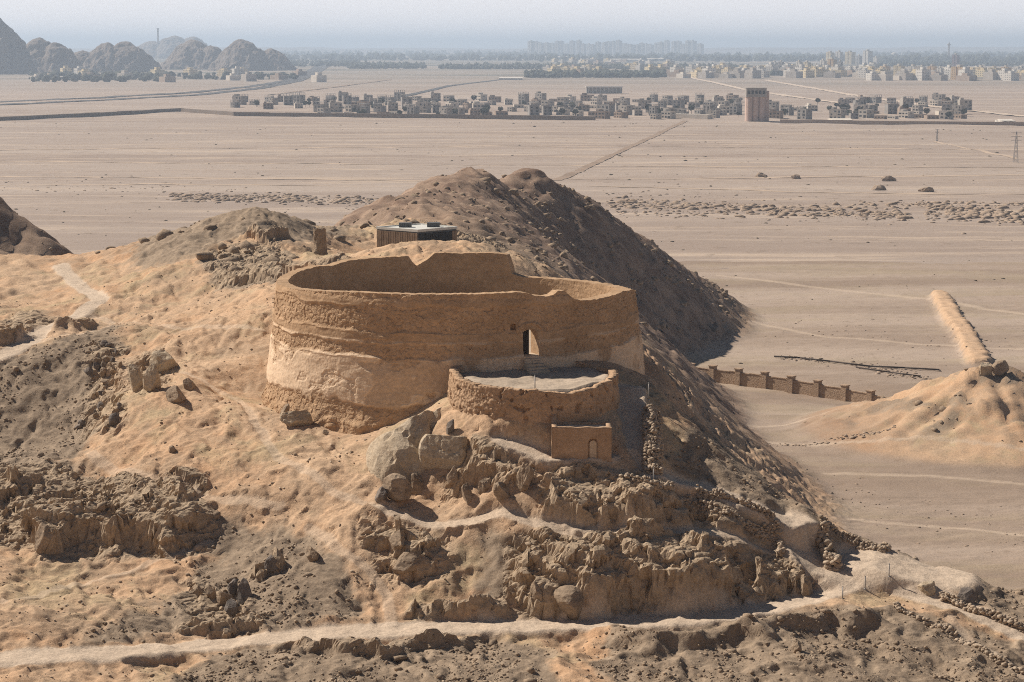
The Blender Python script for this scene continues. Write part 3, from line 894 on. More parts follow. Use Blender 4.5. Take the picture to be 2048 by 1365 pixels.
    mb.obox((un[0] * 12.6, un[1] * 12.6), ux, un, 0.54, 0.5, 25 - 20.36, 25 - 20.28)
    mb.build("threshold", M_PALE, root)
    mb = MB()
    for k in range(4):                      # added dark leaf, keeps the left half of the opening dark
        t = -0.50 + 0.17 * k
        mb.obox((un[0] * 12.55 + ux[0] * t, un[1] * 12.55 + ux[1] * t), ux, un, 0.082, 0.03 + 0.005 * (k % 2), 25 - 20.27, 25 - 18.62)
    mb.build("door", M_ADDED_LEAF, root)  # added leaf that hides the bright floor inside, not a known door
    return root, DTH
TOWER, DTH = build_tower()

# ------------------------------------------------------------------ terrace before the tower, its stair, the hut
TCX, TCY, TCR = 1.41, 127.8, 5.45
def build_terrace():
    root = empty("terrace", (TCX, TCY, -24.5))
    tag(root, "round mud brick terrace with a ragged parapet in front of the big tower", "terrace")
    a0, a1, nt_, nk = R(160), R(392), 520, 70
    th = np.linspace(a0, a1, nt_)
    tab = ([160, 180, 192, 205, 225, 250, 268, 280, 292, 305, 325, 345, 360, 392], [-20.75, -20.8, -20.75, -20.95, -21.1, -21.15, -21.2, -21.35, -21.5, -21.4, -21.2, -21.0, -20.95, -21.0])
    top = np.interp(np.degrees(th), *tab) + 0.07 * fbm(th * 9, th * 0 + 1, 3, 301)
    T, K = np.meshgrid(th, np.arange(nk))
    Z = -25.4 + (top[None, :] + 25.4) * K / (nk - 1)
    arc = T * TCR
    f1, c1 = facets(arc * 3.4, Z * 4.4, 311, 0.6)
    pits = sstep(0.42, 0.55, fbm(arc * 1.5, Z * 1.5, 3, 321))
    Ro = TCR + 0.06 * (-21 - Z) + 0.06 * f1 - 0.03 * c1 - 0.22 * pits + 0.07 * fbm(arc * 0.5, Z * 0.8, 3, 331) + 0.25 * sstep(-23.2, -24.6, Z) * (0.5 + fbm(arc * 0.8, Z, 2, 341))
    Ri = TCR - 0.5 + 0.05 * fbm(arc * 0.6, Z * 0.8, 3, 351)
    VO = np.stack([Ro * np.cos(T), Ro * np.sin(T), Z + 24.5], -1).reshape(-1, 3)
    VI = np.stack([Ri * np.cos(T), Ri * np.sin(T), Z + 24.5], -1).reshape(-1, 3)
    n = nt_ * nk
    q = quads_of(nt_, nk)
    i = np.arange(nt_ - 1); t0 = (nk - 1) * nt_
    caps = [np.stack([t0 + i, t0 + i + 1, t0 + i + 1 + n, t0 + i + n], -1)]
    j = np.arange(nk - 1)
    caps.append(np.stack([j * nt_, (j + 1) * nt_, (j + 1) * nt_ + n, j * nt_ + n], -1)[:, ::-1])
    e = nt_ - 1
    caps.append(np.stack([j * nt_ + e, (j + 1) * nt_ + e, (j + 1) * nt_ + e + n, j * nt_ + e + n], -1))
    w = grid_obj("parapet", np.concatenate([VO, VI]), np.concatenate([q, q[:, ::-1] + n] + caps), {}, M_TERR)
    w.parent = root
    vs = []; fs = []
    rr = np.linspace(0.1, TCR - 0.2, 26)
    for r in rr:
        for b in range(90):
            t = 2 * math.pi * b / 90
            x, y = r * math.cos(t), r * math.sin(t)
            z = 24.5 - 21.22 + 0.16 * mnoise.fractal((x * 0.7, y * 0.7, 2.0), 1.0, 2.0, 4) - 0.10 * sstep(3.0, 5.2, -y) - 2.0 * sstep(4.95, 5.25, r)
            vs.append((x, y, float(z)))
    for a in range(len(rr) - 1):
        for b in range(90):
            c = (b + 1) % 90
            fs.append((a * 90 + b, (a + 1) * 90 + b, (a + 1) * 90 + c, a * 90 + c))
    mesh_obj("floor", vs, fs, M_FLOOR, root, True)
    return root
build_terrace()

def build_stair():
    un = Vector((math.cos(DTH), math.sin(DTH))); ux = Vector((-un.y, un.x))
    dirn = Vector((0.38, -0.925)).normalized(); sx = Vector((-dirn.y, dirn.x))
    start = Vector((TX, TY)) + un * 12.95
    root = empty("stair", (start.x, start.y, -21.3))
    tag(root, "short worn stone stair from the terrace up to the tower doorway", "stair")
    for k in range(6):
        mb = MB()
        c = dirn * (0.12 + 0.36 * k)
        mb.obox(c, sx, dirn, 0.58 + 0.03 * k, 0.2 if k else 0.45, -0.35, 0.86 - 0.155 * k, 0.025)
        mb.build("step", M_PALE, root)
build_stair()

def build_hut():
    x0, x1, y0, y1 = 2.44, 6.12, 120.6, 122.75
    zb, zt = -26.1, -23.22
    root = empty("mud_hut", ((x0 + x1) / 2, (y0 + y1) / 2, -25.4))
    tag(root, "small flat roofed mud brick hut with arched niche, below the terrace", "hut")
    ox, oy, oz = root.location
    def wall(mb, xs, ys, ztop_fn, n=26, thick=0.32, axis='x', hole=None):
        pass
    # walls as subdivided slabs with softened, uneven tops
    def slab(a, b, thick, top, hole=None, seed=0):
        L = math.hypot(b[0] - a[0], b[1] - a[1]); nx = max(8, int(L / 0.08)); nz = 34
        d = ((b[0] - a[0]) / L, (b[1] - a[1]) / L); nrm = (d[1], -d[0])
        s = np.linspace(0, L, nx); S, K = np.meshgrid(s, np.arange(nz))
        tp = np.array([top(v / L) for v in s]) + 0.035 * fbm(s * 1.6, s * 0 + seed, 3, 401 + seed)
        Z = zb + (tp[None, :] - zb) * K / (nz - 1)
        out = 0.025 * fbm(S * 0.9 + seed, Z * 0.9, 4, 411) + 0.05 * sstep(-24.8, -25.8, Z)
        if hole is not None:
            out = out - hole(S, Z)
        P1 = np.stack([a[0] + d[0] * S + nrm[0] * out - ox, a[1] + d[1] * S + nrm[1] * out - oy, Z - oz], -1).reshape(-1, 3)
        ins = -thick + 0 * out
        P2 = np.stack([a[0] + d[0] * S + nrm[0] * ins - ox, a[1] + d[1] * S + nrm[1] * ins - oy, Z - oz], -1).reshape(-1, 3)
        n = len(P1); q = quads_of(nx, nz); i = np.arange(nx - 1); t0 = (nz - 1) * nx; j = np.arange(nz - 1); e = nx - 1
        caps = [np.stack([t0 + i, t0 + i + 1, t0 + i + 1 + n, t0 + i + n], -1), np.stack([j * nx, (j + 1) * nx, (j + 1) * nx + n, j * nx + n], -1)[:, ::-1],
                np.stack([j * nx + e, (j + 1) * nx + e, (j + 1) * nx + e + n, j * nx + e + n], -1)]
        o = grid_obj("wall", np.concatenate([P1, P2]), np.concatenate([q, q[:, ::-1] + n] + caps), {}, M_HUT)
        o.parent = root
    def arch(S, Z):
        cx = 2.55
        inside = (np.abs(S - cx) < 0.30) & (Z < -24.25) | (np.hypot(S - cx, Z + 24.25) < 0.30)
        return 0.27 * inside
    slab((x0, y0), (x1, y0), 0.3, lambda t: zt - 0.02 * t, arch, 1)
    slab((x1, y0 + 0.01), (x1, y1), 0.3, lambda t: zt - 0.03, None, 2)
    slab((x1 - 0.31, y1), (x0 + 0.31, y1), 0.3, lambda t: zt - 0.05, None, 3)
    slab((x0 + 0.002, y1 + 0.1), (x0 + 0.002, y0 + 0.01), 0.33, lambda t: zt + 0.03 + 0.6 * float(sstep(0.55, 0.05, t)), None, 4)
    mb = MB(); mb.box(x0 + 0.32 - ox, x1 - 0.3 - ox, y0 + 0.3 - oy, y1 - 0.3 - oy, zt - 0.42 - oz, zt - 0.18 - oz)
    mb.build("roof", M_PALE, root)
    pm = MB(); n = 14; cx = x0 + 2.55 - ox
    f = [(cx - 0.22, zb - oz), (cx + 0.22, zb - oz)] + [(cx + 0.22 * math.cos(math.pi * k / n), -24.28 - oz + 0.22 * math.sin(math.pi * k / n)) for k in range(n + 1)]
    vs = [(x, y0 + 0.12 - oy, z) for x, z in f] + [(x, y0 + 0.262 - oy, z) for x, z in f]
    m = len(f)
    pm.add(vs, [tuple(range(m)), tuple(reversed(range(m, 2 * m)))] + [(k, k + m, (k + 1) % m + m, (k + 1) % m) for k in range(m)])
    pm.build("niche", mud_material("niche_plaster", (0.50, 0.39, 0.285), (0.60, 0.48, 0.36)), root)
build_hut()

# ------------------------------------------------------------------ boulders
def boulder_mesh(seed, sx, sy, sz, sub=4, cuts=15, rough=0.07, crack=0.05, lo=0.48, hi=0.84):
    bm = bmesh.new()
    bmesh.ops.create_icosphere(bm, subdivisions=sub, radius=1.0)
    r = random.Random(seed)
    planes = []
    for _ in range(cuts):
        d = Vector((r.gauss(0, 1), r.gauss(0, 1), r.gauss(0, 0.7))).normalized()
        planes.append((d, r.uniform(lo, hi)))
    o = Vector((r.uniform(0, 50), r.uniform(0, 50), r.uniform(0, 50)))
    for v in bm.verts:
        p = v.co.copy()
        for d, h in planes:
            e = p.dot(d) - h
            if e > 0: p -= d * (e * 0.97)
        f = mnoise.fractal(p * 1.6 + o, 1.0, 2.1, 5)
        p += v.co * (rough * f)
        cr = abs(mnoise.noise(p * 1.3 + o * 2))
        p -= v.co * (crack * max(0, 1 - cr / 0.06))
        v.co = Vector((p.x * sx, p.y * sy, p.z * sz))
    me = bpy.data.meshes.new("boulder")
    bm.to_mesh(me); bm.free()
    return me
def boulder(px, py, wpx, hpx, mat, label, seed, rz=None, group=None, sink=0.3, Y=None, depth=0.9, sub=4, name="boulder", cuts=15):
    p = gp(px, py) if Y is None else Vector(at(px, py, Y))
    s = p.y / 4000.0
    w, h = wpx * s / 2, hpx * s / 2 * 1.1
    me = boulder_mesh(seed, w, w * depth, h * 1.15, sub, cuts)
    me.materials.append(mat)
    o = bpy.data.objects.new(name, me); col.objects.link(o)
    o.location = (p.x, p.y + w * depth * 0.4, p.z + h * (1 - sink))
    if Y is None: o.location.z = min(o.location.z, gz(p.x, p.y + w * depth * 0.4) + h * 0.75)
    r = random.Random(seed + 99)
    o.rotation_euler = (r.uniform(-.2, .2), r.uniform(-.25, .25), r.uniform(0, 6.28) if rz is None else rz)
    tag(o, label, "boulder", group)
    return o
BOULDERS = [
 (592, 852, 74, 36, 'p', "long pale slab lying against the left foot of the tower"),
 (570, 836, 24, 30, 'r', "brown rock wedged upright behind the pale slab by the tower"),
 (594, 822, 26, 26, 'r', "round brown rock perched between slab and tower wall"),
 (790, 1002, 78, 52, 'r', "wide brown block under the lower edge of the huge pale rock"),
 (836, 988, 42, 44, 'r', "squarish block right of the wide one under the huge pale rock"),
 (762, 1004, 34, 30, 'd', "small dark stone at the left end under the huge pale rock"),
 (910, 975, 36, 44, 'r', "upright brown rock set in the orange clay face beside the huge rock"),
 (935, 1005, 34, 40, 'r', "dark rounded rock at the foot of the orange clay face"),
 (968, 985, 32, 34, 'r', "rounded rock leaning on the clay face below the hut path"),
 (1002, 1004, 50, 44, 'r', "bulky cracked boulder in the middle of the row below the clay face"),
 (1050, 985, 44, 60, 'r', "tall split boulder at the right end of the row below the clay face"),
 (270, 778, 44, 62, 'p', "steep pale boulder with a dark overhang on the left slope"),
 (300, 784, 52, 60, 'p', "largest grey boulder of the pair on the left slope"),
 (322, 745, 84, 56, 'p', "broad pale rock slab above the two boulders of the left slope"),
 (352, 806, 52, 34, 'r', "flat brown boulder half buried beside the left trail"),
 (378, 782, 34, 26, 'r', "small shaded rock above the flat boulder by the left trail"),
 (230, 850, 30, 24, 'd', "lone grey stone at the lower end of the scree on the left slope"),
 (88, 1100, 52, 60, 'r', "reddish wedge of rock hanging at the foot of the left crag"),
 (396, 1196, 28, 30, 'r', "leftmost stone of the jumbled heap on the lower left slope"),
 (422, 1200, 32, 34, 'r', "round stone second from the left in the lower left heap"),
 (446, 1212, 42, 36, 'r', "front block of the jumbled heap on the lower left slope"),
 (466, 1192, 36, 34, 'd', "dark stone at the top of the lower left heap"),
 (488, 1206, 46, 52, 'd', "tall dark block at the right end of the lower left heap"),
 (462, 1228, 46, 30, 'd', "low shaded stone in front of the lower left heap"),
 (1076, 1212, 36, 50, 'r', "brown block at the left foot of the lower cliff"),
 (1135, 1236, 92, 62, 'r', "massive block at the foot of the lower cliff beside the path"),
 (1430, 664, 20, 18, 'd', "isolated blue grey boulder on the gentle slope right of the tower"),
 (1972, 752, 34, 34, 'p', "pale upright rock on the top of the orange mound"),
 (2004, 752, 42, 32, 'r', "broken dark rock beside the pale one on the mound top"),
 (1595, 1306, 26, 26, 'r', "single round stone below the bank of the lower path"),
 (1612, 1192, 40, 44, 'r', "rounded boulder at the end of the outcrop by the path bend"),
 (650, 870, 16, 10, 'r', "small stone lying on sand in front of the tower foot"),
 (345, 905, 22, 14, 'r', "small stone half sunk in sand left of the tower"),
 (900, 868, 26, 30, 'd', "dark stone in a hollow under the left end of the terrace"),
 (795, 1100, 60, 40, 'r', "slanting slab above the narrow trail in the middle of the slope"),
 (820, 1148, 90, 46, 'r', "second slanting slab beside the narrow trail, the lower one"),
 (1860, 1190, 50, 26, 'p', "pale weathered rock between the two arms of the right path"),
 (1935, 1205, 40, 30, 'd', "dark stone beyond the right path close to the crest"),
 (545, 1150, 36, 40, 'd', "dark rock with a hollow on the lower slope left of the trail"),
 (625, 1125, 44, 34, 'r', "brown rock just left of the narrow trail on the lower slope"),
]
MATS = {'p': M_ROCKP, 'r': M_ROCK, 'd': M_ROCKD}
for k, (px, py, w, h, mt, lab) in enumerate(BOULDERS):
    boulder(px, py, w, h, MATS[mt], lab, 500 + k)
# the huge pale rock that leans on the foot of the tower
b0 = boulder_mesh(915, 3.7, 3.1, 5.2, 5, 12, 0.10, 0.06, 0.62, 0.95); b0.materials.append(M_ROCKP)
o = bpy.data.objects.new("boulder", b0); col.objects.link(o)
o.location = (-5.6, 124.7, -27.0); o.rotation_euler = (R(-40), R(20), R(12))
tag(o, "huge pale smooth rock leaning against the foot of the tower left of the terrace", "boulder")
boulder(890, 925, 120, 84, M_ROCKP, "pale cracked rock mass at the right side of the huge leaning rock", 922, sub=5, sink=0.6, cuts=9)
# loose blocks of the scree on the left slope
for k in range(26):
    px = 205 + random.gauss(0, 16) + (845 - 690) * 0; py = random.uniform(690, 865)
    px += (700 - py) * 0.12 + 14
    boulder(px, py, random.uniform(9, 24), random.uniform(8, 18), random.choice([M_ROCK, M_ROCKD]),
            "loose block in the band of scree on the left slope", 700 + k, group="scree blocks on the left slope", sub=3, name="scree_block")

# ------------------------------------------------------------------ dry stone walls
def scatter(name, X, Y, Z, S, mat, seed, squash=0.7, var=0.35, kinds=10):
    """many small stones as one mesh"""
    r = np.random.default_rng(seed)
    bm = bmesh.new(); bmesh.ops.create_icosphere(bm, subdivisions=1, radius=1.0)
    base = np.array([v.co[:] for v in bm.verts], np.float32); tri = np.array([[v.index for v in f.verts] for f in bm.faces], np.int32); bm.free()
    protos = []
    for k in range(kinds):
        p = base * (1 + var * r.normal(size=(len(base), 1)).astype(np.float32) * 0.6)
        for _ in range(4):
            d = r.normal(size=3); d /= np.linalg.norm(d); h = r.uniform(0.5, 0.8)
            e = np.maximum(p @ d - h, 0); p = p - e[:, None] * d[None, :]
        protos.append(p.astype(np.float32))
    n = len(X); k = r.integers(0, kinds, n); ang = r.uniform(0, 6.283, n)
    Pp = np.array(protos)[k]
    ca, sa = np.cos(ang)[:, None], np.sin(ang)[:, None]
    sx = (S * r.uniform(0.7, 1.35, n))[:, None]; sy = (S * r.uniform(0.7, 1.2, n))[:, None]; sz = (S * squash * r.uniform(0.7, 1.3, n))[:, None]
    px, py, pz = Pp[:, :, 0] * sx, Pp[:, :, 1] * sy, Pp[:, :, 2] * sz
    Vx = X[:, None] + px * ca - py * sa; Vy = Y[:, None] + px * sa + py * ca; Vz = Z[:, None] + pz
    V = np.stack([Vx, Vy, Vz], -1).reshape(-1, 3).astype(np.float32)
    T = (tri[None] + (np.arange(n) * len(base))[:, None, None]).reshape(-1, 3).astype(np.int32)
    me = bpy.data.meshes.new(name)
    me.vertices.add(len(V)); me.vertices.foreach_set("co", V.ravel())
    me.loops.add(T.size); me.loops.foreach_set("vertex_index", T.ravel())
    me.polygons.add(len(T)); me.polygons.foreach_set("loop_start", np.arange(0, T.size, 3, dtype=np.int32)); me.polygons.foreach_set("loop_total", np.full(len(T), 3, np.int32))
    me.update(calc_edges=True); me.materials.append(mat)
    o = bpy.data.objects.new(name, me); col.objects.link(o)
    return o
def stone_wall(pix, h, w, label, name="stone_wall", pts=None, stone=0.16, mat=None):
    """dry rubble wall: irregular stones heaped along a line, one mesh"""
    P = [gp(*p) for p in pix] if pts is None else [Vector((p[0], p[1], gz(p[0], p[1]))) for p in pts]
    r = np.random.default_rng(int(abs(P[0].x) * 977 + P[0].y * 13))
    X, Y, Z, S = [], [], [], []
    for a, b in zip(P[:-1], P[1:]):
        d = Vector((b.x - a.x, b.y - a.y)); L = d.length; d.normalize(); nrm = Vector((-d.y, d.x))
        n = int(L * (w + 0.1) * (h + 0.45) / (stone ** 3 * 1.5))
        for _ in range(n):
            t = r.random() * L; o_ = (r.random() - 0.5) * w
            x, y = a.x + d.x * t + nrm.x * o_, a.y + d.y * t + nrm.y * o_
            hh = h * (0.82 + 0.45 * mnoise.noise((x * 0.9, y * 0.9, 3.0)))
            X.append(x); Y.append(y); Z.append(gz(x, y) - 0.3 + r.random() ** 0.8 * (hh + 0.25) * (1 - 0.25 * abs(2 * o_ / w))); S.append(stone * r.uniform(0.55, 1.25))
    o = scatter(name, np.array(X), np.array(Y), np.array(Z), np.array(S), mat or M_STONE, int(r.integers(1, 9999)), 0.7, 0.2)
    tag(o, label, "stone wall")
    return o
stone_wall(None, 0.95, 1.1, "thick rubble wall climbing beside the shaded ramp right of the hut", pts=[(8.65, 120.4), (8.8, 122.5), (8.95, 125.0), (9.05, 126.8)])
stone_wall([(1232,956),(1310,982),(1380,1003),(1450,1026),(1558,1066)], 0.45, 0.4, "long low stone parapet descending along the near side of the path to the tower")
stone_wall([(1395,985),(1470,1003),(1548,1038)], 0.55, 0.45, "short stone retaining wall on the uphill side of the path, above the long parapet")
stone_wall([(1554,1070),(1562,1112)], 0.75, 0.4, "stub of stone wall closing the lower end of the long parapet")
stone_wall([(1642,1075),(1655,1110),(1668,1142)], 1.15, 0.8, "thick stone pier standing alone at the path bend", stone=0.24)
stone_wall([(1880,1198),(1950,1226),(2048,1264),(2120,1292)], 0.6, 0.5, "stone kerb wall on the far side of the right path")
stone_wall([(1790,1212),(1850,1244),(1905,1268),(1990,1320),(2070,1362)], 0.35, 0.5, "broken row of stones on the near side of the right path")
stone_wall([(1640,1042),(1700,1075),(1770,1102),(1830,1118)], 0.4, 0.5, "crumbled line of stones along the right crest of the hill")

# ------------------------------------------------------------------ posts
M_POST = plain_mat("galvanised_steel", (0.34, 0.33, 0.32), 0.6, 0.1, 8, 0.3)
def post(px, py, hpx, label, pt=None):
    p = gp(px, py) if pt is None else Vector(pt)
    h = hpx * p.y / 4000.0
    root = empty("marker_post", p)
    tag(root, label, "post")
    mb = MB(); mb.tube((0, 0, -0.3), (0, 0, h), 0.035, 0.032, 8); mb.build("pole", M_POST, root, True)
    mb = MB(); mb.tube((0, 0, h), (0, 0, h + 0.035), 0.05, 0.03, 8); mb.build("cap", M_POST, root, True)
    mb = MB(); mb.tube((0, 0, -0.05), (0, 0, 0.02), 0.10, 0.08, 8); mb.build("base", M_POST, root, True)
post(0, 0, 30, "thin metal post standing on the front edge of the terrace", (TCX + 0.02, TCY - TCR + 0.55, -21.3))
post(1297, 800, 34, "thin metal post beside the top of the rubble wall on the ramp")
post(1293, 868, 24, "thin metal post halfway down the shaded ramp")
post(1307, 968, 32, "thin metal post at the foot of the rubble wall by the path")
post(1685, 1198, 26, "metal post on the near side of the path bend, lowest of three")
post(1730, 1178, 26, "middle metal post of three at the path bend")
post(1778, 1153, 26, "metal post on the pale open ground past the path bend")

# ------------------------------------------------------------------ service building, pillar, pipes, boundary wall
def build_service():
    M_WHITE = plain_mat("white_roof", (0.62, 0.62, 0.58), 0.6, 0.06, 0.8)
    M_SLAT = plain_mat("timber_slats", (0.27, 0.20, 0.145), 0.8, 0.25, 2.0)
    M_DARK = plain_mat("dark_glass", (0.03, 0.034, 0.04), 0.25)
    M_GREYM = plain_mat("grey_sheet", (0.12, 0.125, 0.13), 0.5, 0.1, 2)
    root = empty("service_building", (-9.75, 206.4, -22.05))
    tag(root, "low modern building with white flat roof and slatted walls behind the tower", "building")
    cor = [(0.15, -3.5), (4.0, 0.1), (0.1, 3.6), (-4.2, 0.0)]
    zt = 3.2
    vs = [(x, y, 0) for x, y in cor] + [(x, y, zt) for x, y in cor]
    mesh_obj("wall", vs, [(0, 1, 5, 4), (1, 2, 6, 5), (2, 3, 7, 6), (3, 0, 4, 7)], M_GREYM, root)
    def face(a, b, name, mat, t0, t1, z0, z1, n, gap):
        a, b = Vector(a), Vector(b); d = (b - a); L = d.length; d.normalize(); nn = Vector((d.y, -d.x))
        mb = MB()
        for k in range(n):
            c = a + d * (L * (t0 + (t1 - t0) * (k + 0.5) / n)) + nn * 0.06
            mb.obox(c, d, nn, L * (t1 - t0) / n * gap / 2, 0.04 + 0.015 * (k % 2), z0, z1)
        mb.build(name, mat, root)
    face(cor[3], cor[0], "cladding", M_SLAT, 0.0, 1.0, 0, zt - 0.12, 34, 0.7)
    face(cor[0], cor[1], "window", M_DARK, 0.02, 0.86, 0.4, zt - 0.2, 5, 0.94)
    face(cor[0], cor[1], "door", M_SLAT, 0.88, 0.99, 0.0, zt - 0.15, 2, 0.95)
    rf = [(x * 1.025, y * 1.025) for x, y in cor]
    vs = [(x, y, zt) for x, y in rf] + [(x, y, zt + 0.26) for x, y in rf] + [(x * 0.94, y * 0.94, zt + 0.26) for x, y in rf] + [(x * 0.94, y * 0.94, zt + 0.16) for x, y in rf]
    fs = [(3, 2, 1, 0), (12, 13, 14, 15)]
    for k in range(4):
        c = (k + 1) % 4
        fs += [(k, c, 4 + c, 4 + k), (4 + k, 4 + c, 8 + c, 8 + k), (8 + k, 8 + c, 12 + c, 12 + k)]
    rfo = mesh_obj("roof", vs, fs, M_WHITE, root)
    for x, y in ((-1.3, 0.3), (1.6, 0.6)):
        mb = MB(); mb.box(x - 0.65, x + 0.65, y - 0.4, y + 0.4, zt + 0.15, zt + 0.62)
        for q in range(6): mb.box(x - 0.6 + 0.2 * q, x - 0.52 + 0.2 * q, y - 0.44, y - 0.4, zt + 0.2, zt + 0.58)
        mb.build("roof_unit", M_GREYM, rfo)
build_service()

def build_pillar():
    p = Vector(at(641, 520, 190)); g = gz(p.x, p.y)
    top = at(641, 458, 190)[2]
    n, k = 40, 36
    t = np.linspace(0, 2 * np.pi, n, endpoint=False); T, K = np.meshgrid(t, np.arange(k))
    zt = top + 0.18 * fbm(np.cos(t) * 2, np.sin(t) * 2, 3, 601)
    zb = g - 0.6; Z = zb + (zt[None, :] - zb) * K / (k - 1)
    f1, c1 = facets(T * 2.5, Z * 3.0, 611, 0.6)
    r = 0.60 + 0.07 * fbm(np.cos(T) * 1.5, Z * 0.8 + np.sin(T), 3, 621) + 0.06 * f1 - 0.03 * c1 + 0.12 * sstep(g + 0.8, g - 0.2, Z)
    vs = np.stack([r * np.cos(T), r * np.sin(T), Z - g], -1).reshape(-1, 3).tolist()
    fs = [(j * n + i, j * n + (i + 1) % n, (j + 1) * n + (i + 1) % n, (j + 1) * n + i) for j in range(k - 1) for i in range(n)]
    fs.append(tuple(range((k - 1) * n, k * n)))
    o = mesh_obj("stone_pillar", vs, fs, M_ROCK, None, False); o.location = (p.x, p.y, g)
    tag(o, "stubby round stone pillar on the saddle left behind the tower", "pillar")
build_pillar()

M_PIPE = plain_mat("rusty_pipe", (0.06, 0.045, 0.038), 0.6, 0.3, 3)
def pipe(pix, r, label, lift=0.5):
    P = [gp(*p) for p in pix]; r *= 0.65; lift *= 0.6
    mb = MB(); b0 = P[0].copy()
    Q_ = [p - b0 + Vector((0, 0, lift)) for p in P]
    for a, b in zip(Q_[:-1], Q_[1:]): mb.tube(a, b, r, r, 8)
    end = Q_[-1]; mb.tube(end, end + Vector((0.8, -0.6, -lift - 0.6)), r, r, 8)
    o = mb.build("water_pipe", M_PIPE, None, True); o.location = b0
    tag(o, label, "pipe")
pipe([(1548,716),(1600,719),(1660,726),(1740,736),(1810,739),(1878,743)], 0.24, "long dark pipe laid across the plain above the boundary wall")
pipe([(1712,738),(1780,748),(1840,756)], 0.2, "short dark pipe in front of the right end of the long one")
pipe([(1272,646),(1320,662)], 0.3, "dark pipe stub emerging right of the tower near the trench", 0.3)

M_WALLB = mud_material("boundary_brick", (0.36, 0.255, 0.175), (0.44, 0.32, 0.225), None, 0.2)
def boundary_wall():
    top = [(1366,731,366),(1440,738,360),(1520,748,354),(1600,760,348),(1690,776,341),(1790,797,333),(1860,812,328)]
    P = [Vector(at(*p)) for p in top]
    root = empty("boundary_wall", (P[0].x, P[0].y, -60))
    tag(root, "brown brick boundary wall with square piers crossing the plain beside the orange mound", "wall")
    o = root.location
    mb = MB()
    for a, b in zip(P[:-1], P[1:]):
        d = Vector((b.x - a.x, b.y - a.y)); L = d.length; d.normalize(); n = Vector((-d.y, d.x)); k = max(1, int(L / 2.2))
        for q in range(k):
            c = a.lerp(b, (q + 0.5) / k)
            st = 0.18 if q % 2 else 0.0
            mb.obox((c.x - o.x, c.y - o.y), d, n, L / k / 2 + 0.003, 0.17, -3.5, c.z + 60 - 0.35 + st * 0.5)
            mb.obox((c.x - o.x, c.y - o.y), d, n, L / k / 2, 0.24, c.z + 60 - 0.34 + st * 0.5, c.z + 60 - 0.2 + st * 0.5)
    mb.build("wall", M_WALLB, root)
    for px in (1382, 1426, 1478, 1530, 1583, 1636, 1690, 1742, 1795):
        f = np.interp(px, [t[0] for t in top], np.arange(len(top))); i = min(int(f), len(P) - 2)
        c = P[i].lerp(P[i + 1], f - i)
        m2 = MB(); d = Vector((P[i + 1].x - P[i].x, P[i + 1].y - P[i].y)).normalized(); n = Vector((-d.y, d.x))
        m2.obox((c.x - o.x, c.y - o.y), d, n, 0.55, 0.5, -3.5, c.z + 60 + 0.35)
        m2.obox((c.x - o.x, c.y - o.y), d, n, 0.66, 0.6, c.z + 60 + 0.352, c.z + 60 + 0.52)
        m2.build("pier", M_WALLB, root)
boundary_wall()

# ------------------------------------------------------------------ loose rubble and scrub
def near_rubble(count, smin, smax, power, want_grey, seed, name, mat):
    r = np.random.default_rng(seed)
    X = r.uniform(-48, 44, count); Y = 97 + 85 * r.random(count) ** 1.5
    gG = Grid(NEAR_X, NEAR_Y, np.clip(ngrey - 0.75 * nrock, 0, 1))(X, Y); pG = Grid(NEAR_X, NEAR_Y, npath)(X, Y)
    keep = (r.random(count) < (want_grey * gG + (1 - want_grey) * 0.5)) & (pG < 0.2)
    keep &= (np.hypot(X - TX, Y - TY) > 13.9) & (np.hypot(X - TCX, Y - TCY) > 5.9) & (np.abs(X) < Y * 0.30) & ~((X > 2.2) & (X < 6.4) & (Y > 120.6) & (Y < 123.6))
    clump = fbm(X * 0.25, Y * 0.25, 3, seed)
    keep &= r.random(count) < sstep(-0.35, 0.45, clump)
    X, Y = X[keep], Y[keep]
    S = smin + (smax - smin) * r.random(len(X)) ** power
    return scatter(name, X, Y, NEAR(X, Y) + 0.12 * S, S, mat, seed)
tag(near_rubble(90000, 0.035, 0.17, 3.0, 0.93, 801, "rubble", M_ROCK), "loose angular rubble strewn over the grey slopes", "rubble", kind="stuff")
tag(near_rubble(1500, 0.14, 0.42, 3.0, 0.97, 803, "rubble", M_ROCK), "scattered larger stones on the grey slopes", "rubble", kind="stuff")
tag(near_rubble(60000, 0.025, 0.12, 3.0, 0.15, 805, "rubble", M_STONE), "small pale stones strewn over the sandy slopes", "rubble", kind="stuff")

